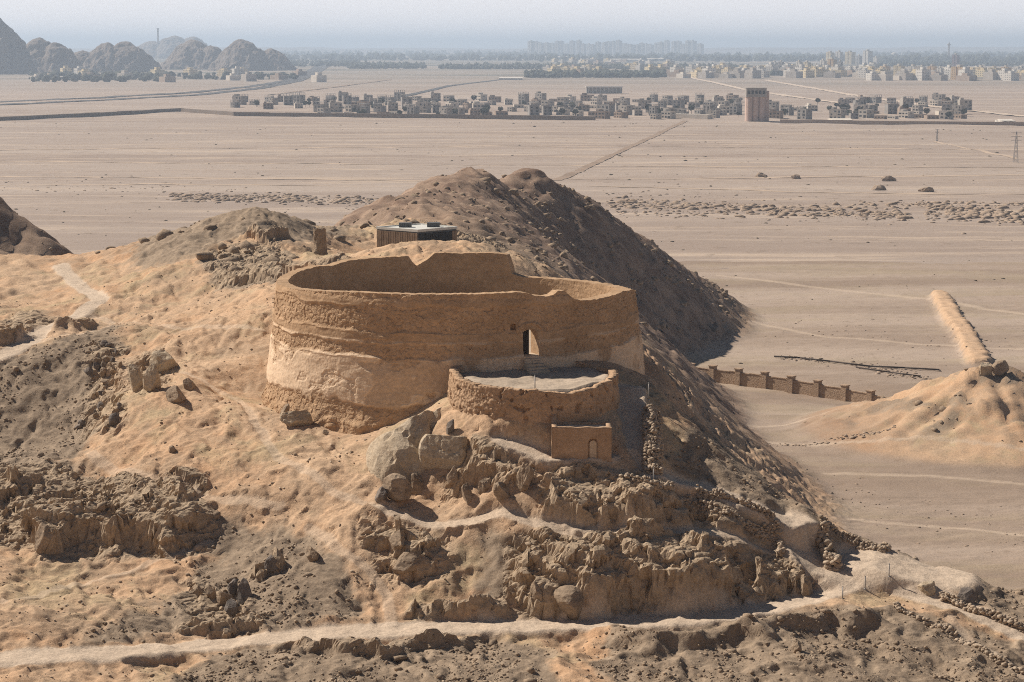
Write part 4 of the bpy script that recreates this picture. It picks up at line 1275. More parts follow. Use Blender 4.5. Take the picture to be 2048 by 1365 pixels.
def mid_scatter():
    r = np.random.default_rng(811)
    n = 16000
    X = r.uniform(-75, 75, n); Y = r.uniform(180, 470, n)
    g = Grid(MID_X, MID_Y, np.maximum(mgrey, mrock))(X, Y)
    keep = r.random(n) < g * sstep(-0.3, 0.4, fbm(X * 0.1, Y * 0.1, 3, 812))
    X, Y = X[keep], Y[keep]; S = 0.18 + 0.9 * r.random(len(X)) ** 3
    tag(scatter("rubble", X, Y, H(X, Y), S, M_ROCK, 813), "broken rock covering the hill behind the tower", "rubble", kind="stuff")
    # heaps of spoil across the plain
    xs, ys, ss = [], [], []
    def band(p0, p1, cnt, dpy, smin, smax):
        for _ in range(cnt):
            t = r.random(); px = p0[0] + (p1[0] - p0[0]) * t; py = p0[1] + (p1[1] - p0[1]) * t + r.normal() * dpy
            p = far_at(px, py); xs.append(p.x); ys.append(p.y); ss.append(smin * 0.5 + (smax * 1.25 - smin * 0.5) * r.random() ** 2.6)
    band((350, 395), (820, 404), 700, 4.0, 0.5, 2.0)
    band((340, 390), (620, 394), 260, 2.5, 0.5, 1.7)
    band((1220, 406), (1820, 432), 900, 6.0, 0.6, 2.1)
    band((1230, 425), (1420, 430), 120, 4.0, 0.4, 1.3)
    band((1850, 425), (2070, 433), 480, 7.0, 0.6, 2.2)
    band((1700, 408), (2060, 410), 300, 4.0, 0.4, 1.7)
    band((0, 372), (330, 378), 90, 8.0, 0.3, 1.0)
    band((300, 380), (900, 420), 240, 12.0, 0.2, 0.9)
    band((1200, 400), (2080, 440), 420, 16.0, 0.2, 0.9)
    band((1440, 889), (1790, 899), 260, 1.6, 0.12, 0.42)
    band((1560, 716), (1660, 726), 120, 3.0, 0.12, 0.5)
    band((1700, 726), (1860, 758), 260, 5.0, 0.12, 0.55)
    band((1500, 640), (2050, 700), 200, 22.0, 0.1, 0.4)
    band((1560, 960), (2060, 1080), 260, 26.0, 0.08, 0.28)
    X, Y, S = np.array(xs), np.array(ys), np.array(ss)
    Z = np.where(Y < 545, H(X, Y), far_z(X, Y))
    tag(scatter("spoil_heaps", X, Y, Z, S, M_HEAP, 815, 0.36), "long belts of small spoil heaps across the plain", "spoil heaps", kind="stuff")
    n = 2600
    px = r.uniform(-30, 2080, n); py = 246 + 700 * r.random(n) ** 1.6
    P = np.array([far_at(a, b) for a, b in zip(px, py)])
    keep = r.random(n) < sstep(-0.2, 0.5, fbm(P[:, 0] * 0.006, P[:, 1] * 0.02, 3, 821))
    P = P[keep]; hz = H(P[:, 0], P[:, 1]); Z = np.where(P[:, 1] < 545, hz, far_z(P[:, 0], P[:, 1]))
    ok = Z < -58.6; P = P[ok]; Z = Z[ok]
    S = (0.12 + 0.4 * r.random(len(P)) ** 2) * np.clip(P[:, 1] / 420, 0.8, 2.4)
    tag(scatter("desert_scrub", P[:, 0], P[:, 1], Z, S, M_SCRUB, 825, 0.5), "sparse dry scrub dotted over the plain", "scrub", kind="stuff")
M_HEAP = rock_material("spoil_earth", (0.28, 0.21, 0.155), (0.42, 0.325, 0.245))
M_SCRUB = plain_mat("dry_scrub", (0.15, 0.12, 0.085), 0.95, 0.3, 1.5)
mid_scatter()
for k, (px, py, w, h) in enumerate([(1524,354,30,9),(1592,357,22,8),(1757,380,30,9),(1775,362,34,10),(1853,383,34,9)]):
    p = far_at(px, py); s = p.y / 4000
    me = boulder_mesh(850 + k, w * s / 2, w * s / 3, h * s * 1.05, 3, 3, 0.25); me.materials.append(M_HEAP)
    o = bpy.data.objects.new("dirt_heap", me); col.objects.link(o); o.location = (p.x, p.y, PLAIN)
    tag(o, ["leftmost small dark dirt heap on the far plain", "low dirt heap second from the left on the far plain", "low dark dirt heap in front of the larger pointed one",
            "pointed dirt heap, farthest away of those on the right of the plain", "rightmost dark dirt heap on the far plain"][k], "dirt heap")

# ------------------------------------------------------------------ roads on the plain
def strip(pix, w, mat, name, dz=0.15):
    P = [far_at(*p) for p in pix]; Q_ = []
    for a, b in zip(P[:-1], P[1:]):
        k = max(2, int((b - a).length / 12)); k = min(int(k * 1.5), 200)
        Q_ += [a.lerp(b, i / k) for i in range(k)]
    Q_.append(P[-1])
    V = []; fs = []
    for i, p in enumerate(Q_):
        d = (Q_[min(i + 1, len(Q_) - 1)] - Q_[max(i - 1, 0)]); n = Vector((-d.y, d.x)).normalized()
        ww = w * (1 + 0.3 * mnoise.noise((p.x * 0.02, p.y * 0.02, 5)))
        for s in (-1, -0.33, 0.33, 1):
            q = Vector((p.x + n.x * ww / 2 * s, p.y + n.y * ww / 2 * s))
            if q.y < 545: z = gz(q.x, q.y)
            else: z = float(far_z(np.array([q.x]), np.array([q.y]))[0])
            V.append((q.x, q.y, z + dz))
        if i:
            a = (i - 1) * 4
            fs += [(a + s, a + 4 + s, a + 5 + s, a + 1 + s) for s in range(3)]
    return tag(mesh_obj(name, V, fs, mat, None, True), kind="structure")
M_DIRT = plain_mat("pale_dirt", (0.56, 0.455, 0.36), 0.95, 0.12, 0.05)
M_DIRT2 = plain_mat("faint_track", (0.48, 0.375, 0.285), 0.95, 0.15, 0.05)
M_TRAIL = plain_mat("dark_track", (0.29, 0.215, 0.16), 0.95, 0.15, 0.05)
M_ASPH = plain_mat("asphalt", (0.09, 0.09, 0.092), 0.9, 0.1, 0.05)
strip([(1375,155),(1430,166),(1490,180),(1580,193),(1690,208)], 11, M_DIRT, "dirt_road", 0.5)
strip([(1530,161),(1620,176),(1700,190),(1860,213),(1960,224),(2070,235)], 13, M_DIRT, "dirt_road", 0.5)
strip([(318,128),(370,134),(440,140)], 22, M_DIRT, "dirt_road", 0.6)
strip([(668,118),(645,128),(615,146),(575,162),(500,174),(380,186),(200,196),(-40,206)], 19, M_ASPH, "road", 0.6)
strip([(682,118),(660,128),(632,146),(592,163),(520,177),(400,190),(210,201),(-40,212)], 19, M_ASPH, "road", 0.6)
strip([(760,205),(830,188),(900,172),(1000,160),(1120,158)], 10, M_ASPH, "road", 0.5)
strip([(540,190),(660,176),(780,160)], 8, M_TRAIL, "track", 0.5)
strip([(1112,362),(1170,336),(1235,306),(1300,276),(1372,242)], 4.5, M_TRAIL, "track", 0.22)
for a, b, c, w in (((-40,352),(900,362),(2090,350),4.5),((-40,322),(800,330),(2090,336),4.0),((-40,300),(1000,292),(2090,300),5),
                   ((1870,283),(1960,302),(2040,318),3.5),((-40,372),(330,368),(660,372),3.0),((1180,372),(1600,384),(2090,390),3.2)):
    strip([a, b, c], w, M_DIRT2, "track", 0.1)
M_BANKE = plain_mat("bank_earth", (0.22, 0.175, 0.14), 0.95, 0.2, 0.05)

# ------------------------------------------------------------------ village on the plain
M_H = [plain_mat("grey_render", (0.40, 0.36, 0.315), 0.9, 0.15, 0.1), plain_mat("brown_brick", (0.36, 0.28, 0.22), 0.9, 0.15, 0.1),
       plain_mat("pale_render", (0.62, 0.56, 0.48), 0.9, 0.1, 0.1), plain_mat("dull_concrete", (0.30, 0.28, 0.26), 0.9, 0.15, 0.1)]
M_OPEN = plain_mat("dark_opening", (0.035, 0.034, 0.036), 0.5)
M_ROOFH = plain_mat("roof_felt", (0.36, 0.32, 0.28), 0.95, 0.1, 0.1)
def make_house(kind, mat, label):
    root = empty("village_house", (0, 0, -2000))
    tag(root, label, "house", "houses of the village on the plain")
    r = random.Random(kind * 17 + 3)
    w, d = r.uniform(9, 13), r.uniform(8, 11); st = [2, 2, 1, 3, 2, 3, 1, 2][kind]; h = 3.2 * st
    mb = MB(); mb.box(-w / 2, w / 2, -d / 2, d / 2, -1, h)
    for s in (-1, 1):                                # parapet
        mb.box(-w / 2 - .05, w / 2 + .05, s * (d / 2 - 0.12) - 0.15, s * (d / 2 - 0.12) + 0.15, h + 0.003, h + 0.7)
        mb.box(s * (w / 2 - 0.12) - 0.15, s * (w / 2 - 0.12) + 0.15, -d / 2 + 0.2, d / 2 - 0.2, h + 0.003, h + 0.698)
    if kind in (1, 3, 7): mb.box(-w / 2 + 1, -w / 2 + 4.2, -d / 2 + 1.5, d / 2 - 1.5, h + 0.004, h + 2.6)
    if kind in (4, 5):
        for a in range(4):
            for b in range(2):
                mb.box(-w / 2 + 0.1 + a * (w - .5) / 3, -w / 2 + 0.45 + a * (w - .5) / 3, -d / 2 + .1 + b * (d - .5), -d / 2 + .45 + b * (d - .5), h + 0.7, h + 3.2)
        mb.box(-w / 2, w / 2, -d / 2, d / 2, h + 3.201, h + 3.45)
    mb.build("wall", mat, root)
    mb = MB(); mb.box(-w / 2 + .3, w / 2 - .3, -d / 2 + .3, d / 2 - .3, h + 0.006, h + 0.1); mb.build("roof", M_ROOFH, root)
    for s in range(st):
        nW = 2 if w < 11 else 3
        for a in range(nW):
            if r.random() < 0.12: continue
            x = -w / 2 + w * (a + 0.5) / nW; ww = r.choice([0.8, 1.1, 1.5]); z = 3.2 * s + 0.9
            m2 = MB(); m2.box(x - ww, x + ww, -d / 2 - 0.05, -d / 2 + 0.3, z if r.random() > .25 else z - 0.8, z + 1.5); m2.build("window", M_OPEN, root)
    m2 = MB(); m2.box(w / 2 - 0.3, w / 2 + 0.05, -1, 0.8, 1.0 + 3.2 * (st - 1), 2.4 + 3.2 * (st - 1)); m2.build("window", M_OPEN, root)
    return root
PROTO = [make_house(0, M_H[0], "grey two-storey flat-roofed house without roof room in the village"), make_house(1, M_H[1], "brown brick two-storey house with a small roof room in the village"),
         make_house(2, M_H[2], "pale single-storey flat house in the village"), make_house(3, M_H[0], "grey three-storey house with a roof room in the village"),
         make_house(4, M_H[3], "dull concrete two-storey house with an open unfinished frame on top"), make_house(5, M_H[3], "dull concrete three-storey house with an open unfinished frame on top"),
         make_house(6, M_H[1], "brown single-storey flat house in the village"), make_house(7, M_H[2], "pale two-storey house with a roof room in the village")]
used_proto = set()
def copy_tree(o, parent=None):
    c = o.copy(); col.objects.link(c)
    if parent: c.parent = parent
    for ch in list(o.children): copy_tree(ch, c)
    return c
def place(proto_i, p, rz, sc=1.0):
    root = PROTO[proto_i]
    if proto_i in used_proto: root = copy_tree(root)
    used_proto.add(proto_i)
    root.location = p; root.rotation_euler = (0, 0, rz); root.scale = (sc, sc, sc * random.uniform(0.85, 1.1))
hr = random.Random(5)
def village(x0, x1, rows, step, gap=0.12, ymin=None):
    cnt = 0
    for py in rows:
        px = x0 + hr.uniform(0, step)
        while px < x1:
            lo = ymin(px) if ymin else 999
            if py <= lo and hr.random() > gap:
                p = far_at(px, py + hr.uniform(-1.5, 1.5))
                k = hr.choice([0, 0, 1, 2, 3, 3, 4, 5, 5, 6, 7, 4])
                if hr.random() < 0.15: k = hr.choice([2, 7])
                place(k, p, hr.choice([0.15, -0.75, -0.9, -0.6]) + hr.uniform(-.1, .1), hr.uniform(0.62, 0.95)); cnt += 1
            px += step * hr.uniform(0.8, 1.35)
    return cnt
nh = village(470, 1480, [203, 210, 217, 224, 231], 28, 0.10, lambda x: 219 if x < 640 else (231 if x < 1190 else 240))
nh += village(1195, 1485, [237], 30, 0.15)
nh += village(1540, 1630, [222, 230, 238], 26, 0.1)
nh += village(1668, 1940, [206, 213, 221, 229, 237], 27, 0.1)

M_CROWN = plain_mat("dusty_foliage", (0.055, 0.06, 0.042), 0.9, 0.35, 0.8)
M_TRUNK = plain_mat("bark", (0.12, 0.09, 0.065), 0.9, 0.2, 3)
def make_tree():
    root = empty("village_tree", (0, 0, -2000)); tag(root, "small dark dusty tree between the village houses", "tree", "trees among the village houses")
    mb = MB(); mb.tube((0, 0, -0.5), (0.2, 0.1, 2.6), 0.22, 0.12, 7); mb.tube((0.2, 0.1, 2.5), (1.0, 0.3, 4.0), 0.1, 0.05, 5); mb.tube((0.2, 0.1, 2.5), (-0.7, 0.2, 4.2), 0.1, 0.05, 5); mb.build("trunk", M_TRUNK, root)
    mb = MB(); r = random.Random(3)
    for _ in range(420):
        d = Vector((r.gauss(0, 1), r.gauss(0, 1), r.gauss(0, 0.8))); d = d.normalized() * (r.random() ** 0.4)
        c = Vector((d.x * 2.3, d.y * 2.3, 4.0 + d.z * 1.9)); u = Vector((r.gauss(0, 1), r.gauss(0, 1), r.gauss(0, 1))).normalized(); v = u.orthogonal()
        s = r.uniform(.2, .42)
        mb.add([c + u * s, c + v * s, c - u * s, c - v * s], [(0, 1, 2, 3)])
    mb.build("crown", M_CROWN, root)
    return root
TREE = make_tree(); first = True
for k in range(70):
    if k < 46: px, py = hr.uniform(470, 1490), hr.choice([206, 214, 221, 228, 234])
    else: px, py = hr.uniform(1550, 1940), hr.choice([210, 218, 226, 234, 240])
    if px < 640 and py > 221: py -= 14
    t = TREE if first else copy_tree(TREE); first = False
    t.location = far_at(px, py); s = hr.uniform(0.7, 1.5); t.scale = (s, s, s); t.rotation_euler = (0, 0, hr.uniform(0, 6))

def long_wall(pix, h, t, mat, name, label, cat):
    P = [far_at(*p) for p in pix]; mb = MB(); b0 = P[0].copy()
    for a, b in zip(P[:-1], P[1:]):
        d = Vector((b.x - a.x, b.y - a.y)); L = d.length; d.normalize(); n = Vector((-d.y, d.x)); k = max(1, int(L / 14))
        for q in range(k):
            c = a.lerp(b, (q + .5) / k)
            mb.obox((c.x - b0.x, c.y - b0.y), d, n, L / k / 2 + 0.01, t / 2, -2, h * (1 + 0.12 * mnoise.noise((c.x * .05, c.y * .05, 1))))
    o = mb.build(name, mat); o.location = b0
    return tag(o, label, cat)
long_wall([(365,224),(470,232),(640,234),(900,237),(1190,241)], 3.2, 2.5, M_BANKE, "village_wall", "long dark earth wall in front of the left half of the village", "wall")
long_wall([(-30,243),(100,237),(240,230),(362,223)], 3.0, 6.0, M_BANKE, "embankment_wall", "dark low bank wall running out to the left from the village", "wall")
long_wall([(1560,246),(1640,247),(1780,249),(2090,252)], 2.6, 1.5, M_H[1], "village_wall", "low brown wall in front of the right part of the village", "wall")
long_wall([(1340,236),(1420,238)], 3.5, 8, M_H[2], "shed", "long low pale shed in the front row of the village", "shed")

def build_silo():
    M_S = plain_mat("pink_concrete", (0.50, 0.37, 0.31), 0.9, 0.1, 0.2); M_S2 = plain_mat("grey_concrete", (0.33, 0.30, 0.27), 0.9, 0.1, 0.2)
    p = far_at(1510, 243); s = p.y / 4000
    root = empty("grain_silo", p); tag(root, "tall pinkish grain silo block with a grey top storey at the village edge", "silo")
    w = 37 * s; h = 48 * s; d = w * 0.8
    for k in range(3):
        mb = MB(); x = -w / 2 + w * (k + .5) / 3; mb.tube((x, -d / 2 + w / 6, -1), (x, -d / 2 + w / 6, h), w / 6.1, w / 6.1, 24); mb.build("silo_bin", M_S, root, False)
    mb = MB(); mb.box(-w / 2 - 0.2, w / 2 + 0.2, -d / 2 + w / 6, d / 2, -1, h - .2); mb.build("wall", M_S, root)
    mb = MB(); mb.box(-w / 2 - .6, w / 2 + .6, -d / 2 - .5, d / 2 + .5, h, h + 17 * s); hd = mb.build("head_house", M_S2, root)
    for k in range(5):
        m2 = MB(); x = -w / 2 + w * (k + .5) / 5; m2.box(x - 0.95, x + 0.95, -d / 2 - .56, -d / 2 - .3, h + 6 * s, h + 13 * s); m2.build("window", M_OPEN, hd)
    mb = MB(); mb.box(-w / 2 - .8, w / 2 + .8, -d / 2 - .7, d / 2 + .7, h + 17.01 * s, h + 18.5 * s); mb.build("roof", M_S2, hd)
    mb = MB(); mb.box(w / 2 + .25, w / 2 + 3.2, -d / 2 + 3, d / 2 - 2, -1, h + 12 * s); mb.build("stair_tower", M_S, root)
build_silo()
def build_depot():
    M_W = plain_mat("white_concrete", (0.66, 0.62, 0.56), 0.9, 0.05, 0.2)
    p = far_at(1208, 187); s = p.y / 4000; w = 71 * s; d = 12; h = 11.5 * s
    root = empty("depot", p); tag(root, "long white open-fronted shed standing alone behind the village", "shed")
    mb = MB(); mb.box(-w / 2, w / 2, d / 2 - .4, d / 2, -1, h); mb.box(-w / 2, -w / 2 + .5, -d / 2, d / 2 - .4, -1, h); mb.box(w / 2 - .5, w / 2, -d / 2, d / 2 - .4, -1, h); mb.build("wall", M_W, root)
    mb = MB(); mb.box(-w / 2 - .6, w / 2 + .6, -d / 2 - .8, d / 2 + .6, h + .01, h + 1.6); mb.build("roof", M_W, root)
    for k in range(9):
        m2 = MB(); x = -w / 2 + 2.5 + (w - 5) * k / 8; m2.box(x - .35, x + .35, -d / 2, -d / 2 + .6, -1, h); m2.build("column", M_W, root)
build_depot()

def pylon(px, py, hpx, label):
    p = far_at(px, py); h = hpx * p.y / 4000
    root = empty("power_pylon", p); tag(root, label, "pylon")
    M = M_POST
    for a in (-1, 1):
        for b in (-1, 1):
            mb = MB(); mb.tube((a * h * .07, b * h * .07, -.5), (a * .15, b * .15, h), .13, .08, 5); mb.build("leg", M, root)
    mb = MB()
    for k in range(7):
        z0, z1 = h * k / 7, h * (k + 1) / 7; w0, w1 = h * .07 * (1 - k / 7) + .15, h * .07 * (1 - (k + 1) / 7) + .15
        for b in (-1, 1):
            mb.tube((-w0, b * w0, z0), (w1, b * w1, z1), .06, .06, 4); mb.tube((w0, b * w0, z0), (-w1, b * w1, z1), .06, .06, 4)
    mb.build("bracing", M, root)
    for f in (0.72, 0.84, 0.96):
        m2 = MB(); m2.tube((-h * .17, 0, h * f), (h * .17, 0, h * f), .10, .10, 5); m2.build("cross_arm", M, root)
pylon(2031, 326, 62, "lattice power pylon at the far right of the plain, the taller one")
pylon(1874, 283, 24, "smaller distant lattice power pylon left of the tall one")

# ------------------------------------------------------------------ the city beyond
def facade(name, c, dark=0.25):
    m, nt, b = newmat(name)
    tc = objco(nt)
    x = N(nt, "ShaderNodeSeparateXYZ"); nt.links.new(tc, x.inputs[0])
    fz = math_(nt, 'FRACT', math_(nt, 'DIVIDE', x.outputs["Z"], 3.3)); fx = math_(nt, 'FRACT', math_(nt, 'DIVIDE', math_(nt, 'ADD', x.outputs["X"], x.outputs["Y"]), 4.2))
    wz = math_(nt, 'MULTIPLY', math_(nt, 'GREATER_THAN', fz, 0.35), math_(nt, 'LESS_THAN', fz, 0.8)); wx = math_(nt, 'MULTIPLY', math_(nt, 'GREATER_THAN', fx, 0.3), math_(nt, 'LESS_THAN', fx, 0.75))
    cc = mixc(nt, math_(nt, 'MULTIPLY', math_(nt, 'MULTIPLY', wz, wx), 0.8), c, tuple(v * dark for v in c))
    nt.links.new(cc, b.inputs["Base Color"]); return m
M_A = {'y': facade("cream_facade", (0.66, 0.55, 0.36)), 'w': facade("white_facade", (0.66, 0.62, 0.56)), 'o': facade("ochre_facade", (0.60, 0.42, 0.24)), 'g': facade("grey_facade", (0.36, 0.34, 0.32)), 'p': facade("plum_facade", (0.22, 0.17, 0.19))}
NAMES = {'y': "cream", 'w': "whitish", 'o': "ochre", 'g': "grey", 'p': "plum coloured"}
def apartment(px, base, wpx, hpx, c, label, group=None, pent=True):
    p = far_at(px, base); s = p.y / 4000; w, h = wpx * s, hpx * s; w *= 0.9; h *= 1.12; d = w * 0.8
    root = empty("apartment_block", p, R(-52 + hr.uniform(-6, 6))); tag(root, label, "apartment block", group)
    mb = MB(); mb.box(-w / 2, -w * .08, -d / 2, d / 2, -1, h); mb.box(w * .08, w / 2, -d / 2, d / 2, -1, h * .97); mb.box(-w * .08, w * .08, -d / 2 + 2, d / 2 - 1, -1, h * .99); mb.build("wall", M_A[c], root)
    mb = MB(); mb.box(-w * .18, w * .1, -d / 4, d / 4, h + .01, h + 3.5); mb.build("roof_house", M_H[2], root)
    return root
AP = [(1660,131,15,23,'y'),(1678,131,13,24,'w'),(1700,129,18,22,'y'),(1735,129,17,24,'w'),(1718,131,10,17,'g'),(1752,131,10,14,'w'),
      (1549,144,11,17,'w'),(1562,144,10,18,'g'),(1598,145,12,19,'w'),(1614,145,13,18,'y'),(1646,146,12,22,'w'),(1664,147,16,25,'o'),(1680,146,9,20,'g'),(1580,146,10,14,'g'),(1632,146,9,14,'w'),
      (1770,151,18,16,'o'),(1798,152,20,18,'y'),(1826,152,18,17,'w'),(1844,152,12,16,'g'),(1864,152,16,17,'o'),(1880,153,12,15,'w'),(1920,160,32,23,'o'),(1962,154,20,17,'y'),(1988,154,22,16,'y'),(2012,154,18,17,'o'),(2036,153,20,14,'w'),
      (1911,137,13,24,'p')]
cnt = {}
order = ["first", "second", "third", "fourth", "fifth", "sixth", "seventh", "eighth", "ninth", "tenth"]
for px, b, w, h, c in AP:
    cl = "back cluster" if b < 135 else ("left front cluster" if px < 1700 else "right front row")
    k = cnt.get((cl, c), 0); cnt[(cl, c)] = k + 1
    lab = f"{order[k]} {NAMES[c]} apartment block from the left in the {cl} of the city" if c != 'p' else "slender plum coloured tower block rising above the city blocks"
    apartment(px, b, w, h, c, lab, "apartment blocks of the city")
for k in range(34):   # hazy row of towers on the horizon
    px = 1062 + k * 10.5 + hr.uniform(-3, 3); 
    if 1405 < px: break
    apartment(px, 110 + hr.uniform(-1, 1), hr.uniform(9, 15), hr.uniform(18, 26), 'g', "tower block in the hazy row of towers on the horizon", "hazy towers on the horizon")
M_SMALL = [M_H[2], M_H[0], M_A['w'], M_H[1], M_A['y']]
smalls = []
for k, mt in enumerate(M_SMALL):
    mb = MB(); w = [16, 20, 14, 24, 18][k]; mb.box(-w / 2, w / 2, -7, 7, -1, [7, 9, 12, 6, 10][k]); mb.box(-w / 4, w / 6, -3, 3, [7, 9, 12, 6, 10][k] + .01, [7, 9, 12, 6, 10][k] + 3)
    o = mb.build("city_house", mt); o.location = (0, 0, -2000); smalls.append(o)
lab5 = ["pale low city house among the small houses of the city edge", "grey low city house among the small houses of the city edge", "white taller city house among the small houses of the city edge", "brown low city house among the small houses of the city edge", "cream city house among the small houses of the city edge"]
seen = set()
for k in range(270):
    a = hr.random()
    if a < 0.5: px, py = hr.uniform(1350, 1770), hr.uniform(143, 157)
    elif a < 0.75: px, py = hr.uniform(1740, 2060), hr.uniform(150, 162)
    elif a < 0.9: px, py = hr.uniform(1090, 1340), hr.uniform(124, 152)
    else: px, py = hr.uniform(60, 640), hr.uniform(148, 165)
    i = hr.randrange(5); o = smalls[i] if i not in seen else smalls[i].copy()
    if i in seen: col.objects.link(o)
    seen.add(i); o.location = far_at(px, py); o.scale = (1.3, 1.3, hr.uniform(1.0, 1.6)); o.rotation_euler = (0, 0, R(-55) + hr.uniform(-.25, .25))
    tag(o, lab5[i], "house", "small houses at the edge of the city")
for px, py, w, h, c, lab in [(1245,124,75,6,M_A['w'],"long white factory shed before the hazy towers"),(1115,119,50,6,M_H[2],"pale factory shed at the left of the hazy towers"),(1022,160,46,5,M_A['w'],"white shed alone at the end of the dark tree belt"),
                        (1310,122,60,5,M_H[2],"pale factory shed right of the long white one"),(1330,148,34,6,M_H[2],"pale low shed left of the city houses"),(1680,244,40,7,M_H[2],"pale low shed in front of the right village"),(1225,128,30,5,M_H[0],"grey factory shed below the long white one"),
                        (2010,247,26,8,M_A['w'],"small white shed at the far right before the village"),(100,158,60,5,M_H[0],"low grey shed at the foot of the far left hills")]:
    p = far_at(px, py); s = p.y / 4000; mb = MB(); W_, H_ = w * s / 2, h * s
    mb.box(-W_, W_, -12, 12, -1, H_ * .7)
    mb.add([(-W_, -12.4, H_ * .7), (W_, -12.4, H_ * .7), (W_, 12.4, H_ * .7), (-W_, 12.4, H_ * .7), (-W_, 0, H_), (W_, 0, H_)], [(0, 1, 5, 4), (2, 3, 4, 5), (0, 4, 3), (1, 2, 5), (3, 2, 1, 0)])
    o = mb.build("factory_shed", c); o.location = p; tag(o, lab, "shed")
def landmark(px, base, hpx, r, label, name, cat, head=True):
    p = far_at(px, base); s = p.y / 4000; h = hpx * s
    root = empty(name, p); tag(root, label, cat)
    mb = MB(); mb.tube((0, 0, -1), (0, 0, h * .9), r, r * .75, 12); mb.build("shaft", M_H[0], root)
    if head: mb = MB(); mb.tube((0, 0, h * .8), (0, 0, h * .86), r * 1.9, r * 1.9, 12); mb.tube((0, 0, h * .9), (0, 0, h), r * .5, .2, 8); mb.build("head", M_H[0], root)
landmark(1897, 122, 38, 4, "slim grey mast tower on the horizon above the city", "mast_tower", "tower")
p = far_at(1788, 120)
bm = bmesh.new(); bmesh.ops.create_uvsphere(bm, u_segments=24, v_segments=12, radius=14); me = bpy.data.meshes.new("dome"); bm.to_mesh(me); bm.free(); me.materials.append(M_A['w'])
o = empty("domed_hall", p); tag(o, "white dome standing above the hazy city edge", "dome")
d_ = bpy.data.objects.new("dome", me); col.objects.link(d_); d_.parent = o; d_.location = (0, 0, 16); mb = MB(); mb.tube((0, 0, -1), (0, 0, 17), 14.2, 14.2, 24); mb.build("drum", M_A['w'], o)

# tree belts
def tree_belt(spec, label, seed, smin, smax):
    r = np.random.default_rng(seed); P = []
    for (x0, x1, y0, y1, n) in spec:
        for _ in range(n):
            p = far_at(r.uniform(x0, x1), r.uniform(y0, y1)); P.append((p.x, p.y))
    P = np.array(P); S = r.uniform(smin, smax, len(P))
    tag(scatter("tree_belt", P[:, 0], P[:, 1], PLAIN + S * 0.6, S, M_CROWN, seed, 1.0, 0.4), label, "trees", kind="stuff")
tree_belt([(700,850,131,138,420),(880,1340,134,139,800),(1050,1330,150,156,500),(1330,1500,134,142,250),(1760,2060,124,134,360),(520,720,124,134,260),(1500,1760,148,152,120)], "dark belts of trees between the plain and the city", 901, 3, 8)
tree_belt([(560,1080,104,122,700),(1080,1700,112,124,600),(1740,2060,108,126,500)], "hazy far-off tree cover under the horizon", 903, 6, 17)
tree_belt([(60,320,150,165,160),(300,600,150,160,80)], "sparse dark trees at the foot of the far left hills", 905, 4, 8)

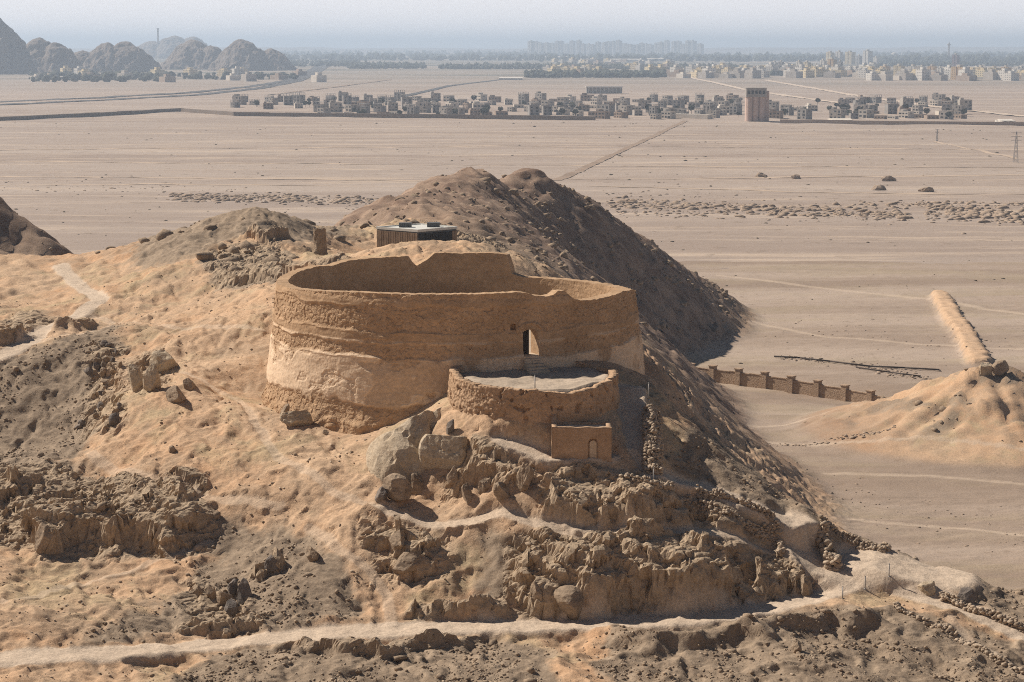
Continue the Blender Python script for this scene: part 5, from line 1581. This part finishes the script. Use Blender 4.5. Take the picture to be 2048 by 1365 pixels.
# ------------------------------------------------------------------ far hills
M_FARH = rock_material("far_hill_rock", (0.15, 0.122, 0.105), (0.24, 0.195, 0.16))
def far_hill(parts, Y, seed, sx=1.0):
    """one heightfield of merged cones; parts are (picture x, picture y of the top, half width in picture units)"""
    s = Y / 4000.0
    pk = []
    for px, py, hw in parts:
        x, z = ray(px, py); pk.append((x * Y, Y + (random.random() - .5) * hw * s, z * Y - PLAIN, hw * s))
    x0 = min(p[0] - p[3] for p in pk) - 20; x1 = max(p[0] + p[3] for p in pk) + 20; dd = max(p[3] for p in pk) * 1.3
    gx, gy = np.meshgrid(np.linspace(x0, x1, 220), np.linspace(Y - dd, Y + dd, 120))
    z = np.full(gx.shape, -4.0)
    for x, y, h, w in pk:
        wx = gx + 0.12 * w * fbm(gx / w * 2.5, gy / w * 2.5, 3, seed); wy = gy + 0.12 * w * fbm(gx / w * 2.5, gy / w * 2.5, 3, seed + 9)
        q = np.hypot(wx - x, (wy - y) * 0.85) / w
        z = np.maximum(z, h * np.clip(1 - q ** 1.55, -0.05, 1) * (1 + 0.0 * q) - 0.055 * h * (ridged(wx / w * 3, wy / w * 3, 4, seed + 3) - 1.0) * sstep(0.1, 0.5, q))
    V = np.stack([gx.ravel(), gy.ravel(), z.ravel() + PLAIN - 1], 1)
    tag(grid_obj("hill", V, quads_of(220, 120), {}, M_FARH), kind="structure")
far_hill([(-30, 28, 105), (70, 74, 70), (110, 84, 62)], 4200, 1001)
far_hill([(215, 84, 62), (250, 82, 70), (165, 100, 50)], 4500, 1011)
far_hill([(380, 78, 70), (420, 90, 50)], 5000, 1021)
far_hill([(485, 78, 66), (540, 96, 52)], 4800, 1031)
far_hill([(345, 71, 60), (385, 73, 50), (300, 82, 60)], 9000, 1041)
pz = Vector(at(316, 74, 9000)); root = empty("memorial_tower", pz); tag(root, "thin memorial tower on the hazy hill of the left horizon", "tower")
mb = MB(); mb.tube((0, 0, -60), (0, 0, 36), 5, 4, 10); mb.build("shaft", M_H[0], root); mb = MB(); mb.tube((0, 0, 33), (0, 0, 38), 6, 6, 10); mb.build("head", M_H[0], root)
def horizon_ridge():
    gx, gy = np.meshgrid(np.linspace(-9000, 9000, 500), np.linspace(15000, 21000, 30))
    z = 30 + 26 * fbm(gx * 0.0006, gy * 0.0004, 5, 1051); z = z * np.sin(np.pi * (gy - 15000) / 6000) - 3
    V = np.stack([gx.ravel(), gy.ravel(), z.ravel() + PLAIN], 1)
    tag(grid_obj("hill", V, quads_of(500, 30), {}, M_FARH), kind="structure")
horizon_ridge()

# ------------------------------------------------------------------ haze
def build_haze():
    mb = MB(); mb.box(-30600, 30600, -3300, 45600, PLAIN - 5, 100)
    m = bpy.data.materials.new("haze_air"); m.use_nodes = True; nt = m.node_tree
    for n in list(nt.nodes):
        if n.type == 'BSDF_PRINCIPLED': nt.nodes.remove(n)
    v = nt.nodes.new("ShaderNodeVolumePrincipled")
    v.inputs["Color"].default_value = (0.63, 0.79, 1.0, 1); v.inputs["Density"].default_value = 0.00012; v.inputs["Anisotropy"].default_value = 0.2
    out = nt.nodes["Material Output"]; nt.links.new(v.outputs[0], out.inputs["Volume"])
    o = mb.build("haze", m); tag(o, "thin blue grey haze over the plain", "haze", kind="stuff")
build_haze()
print("houses", nh)
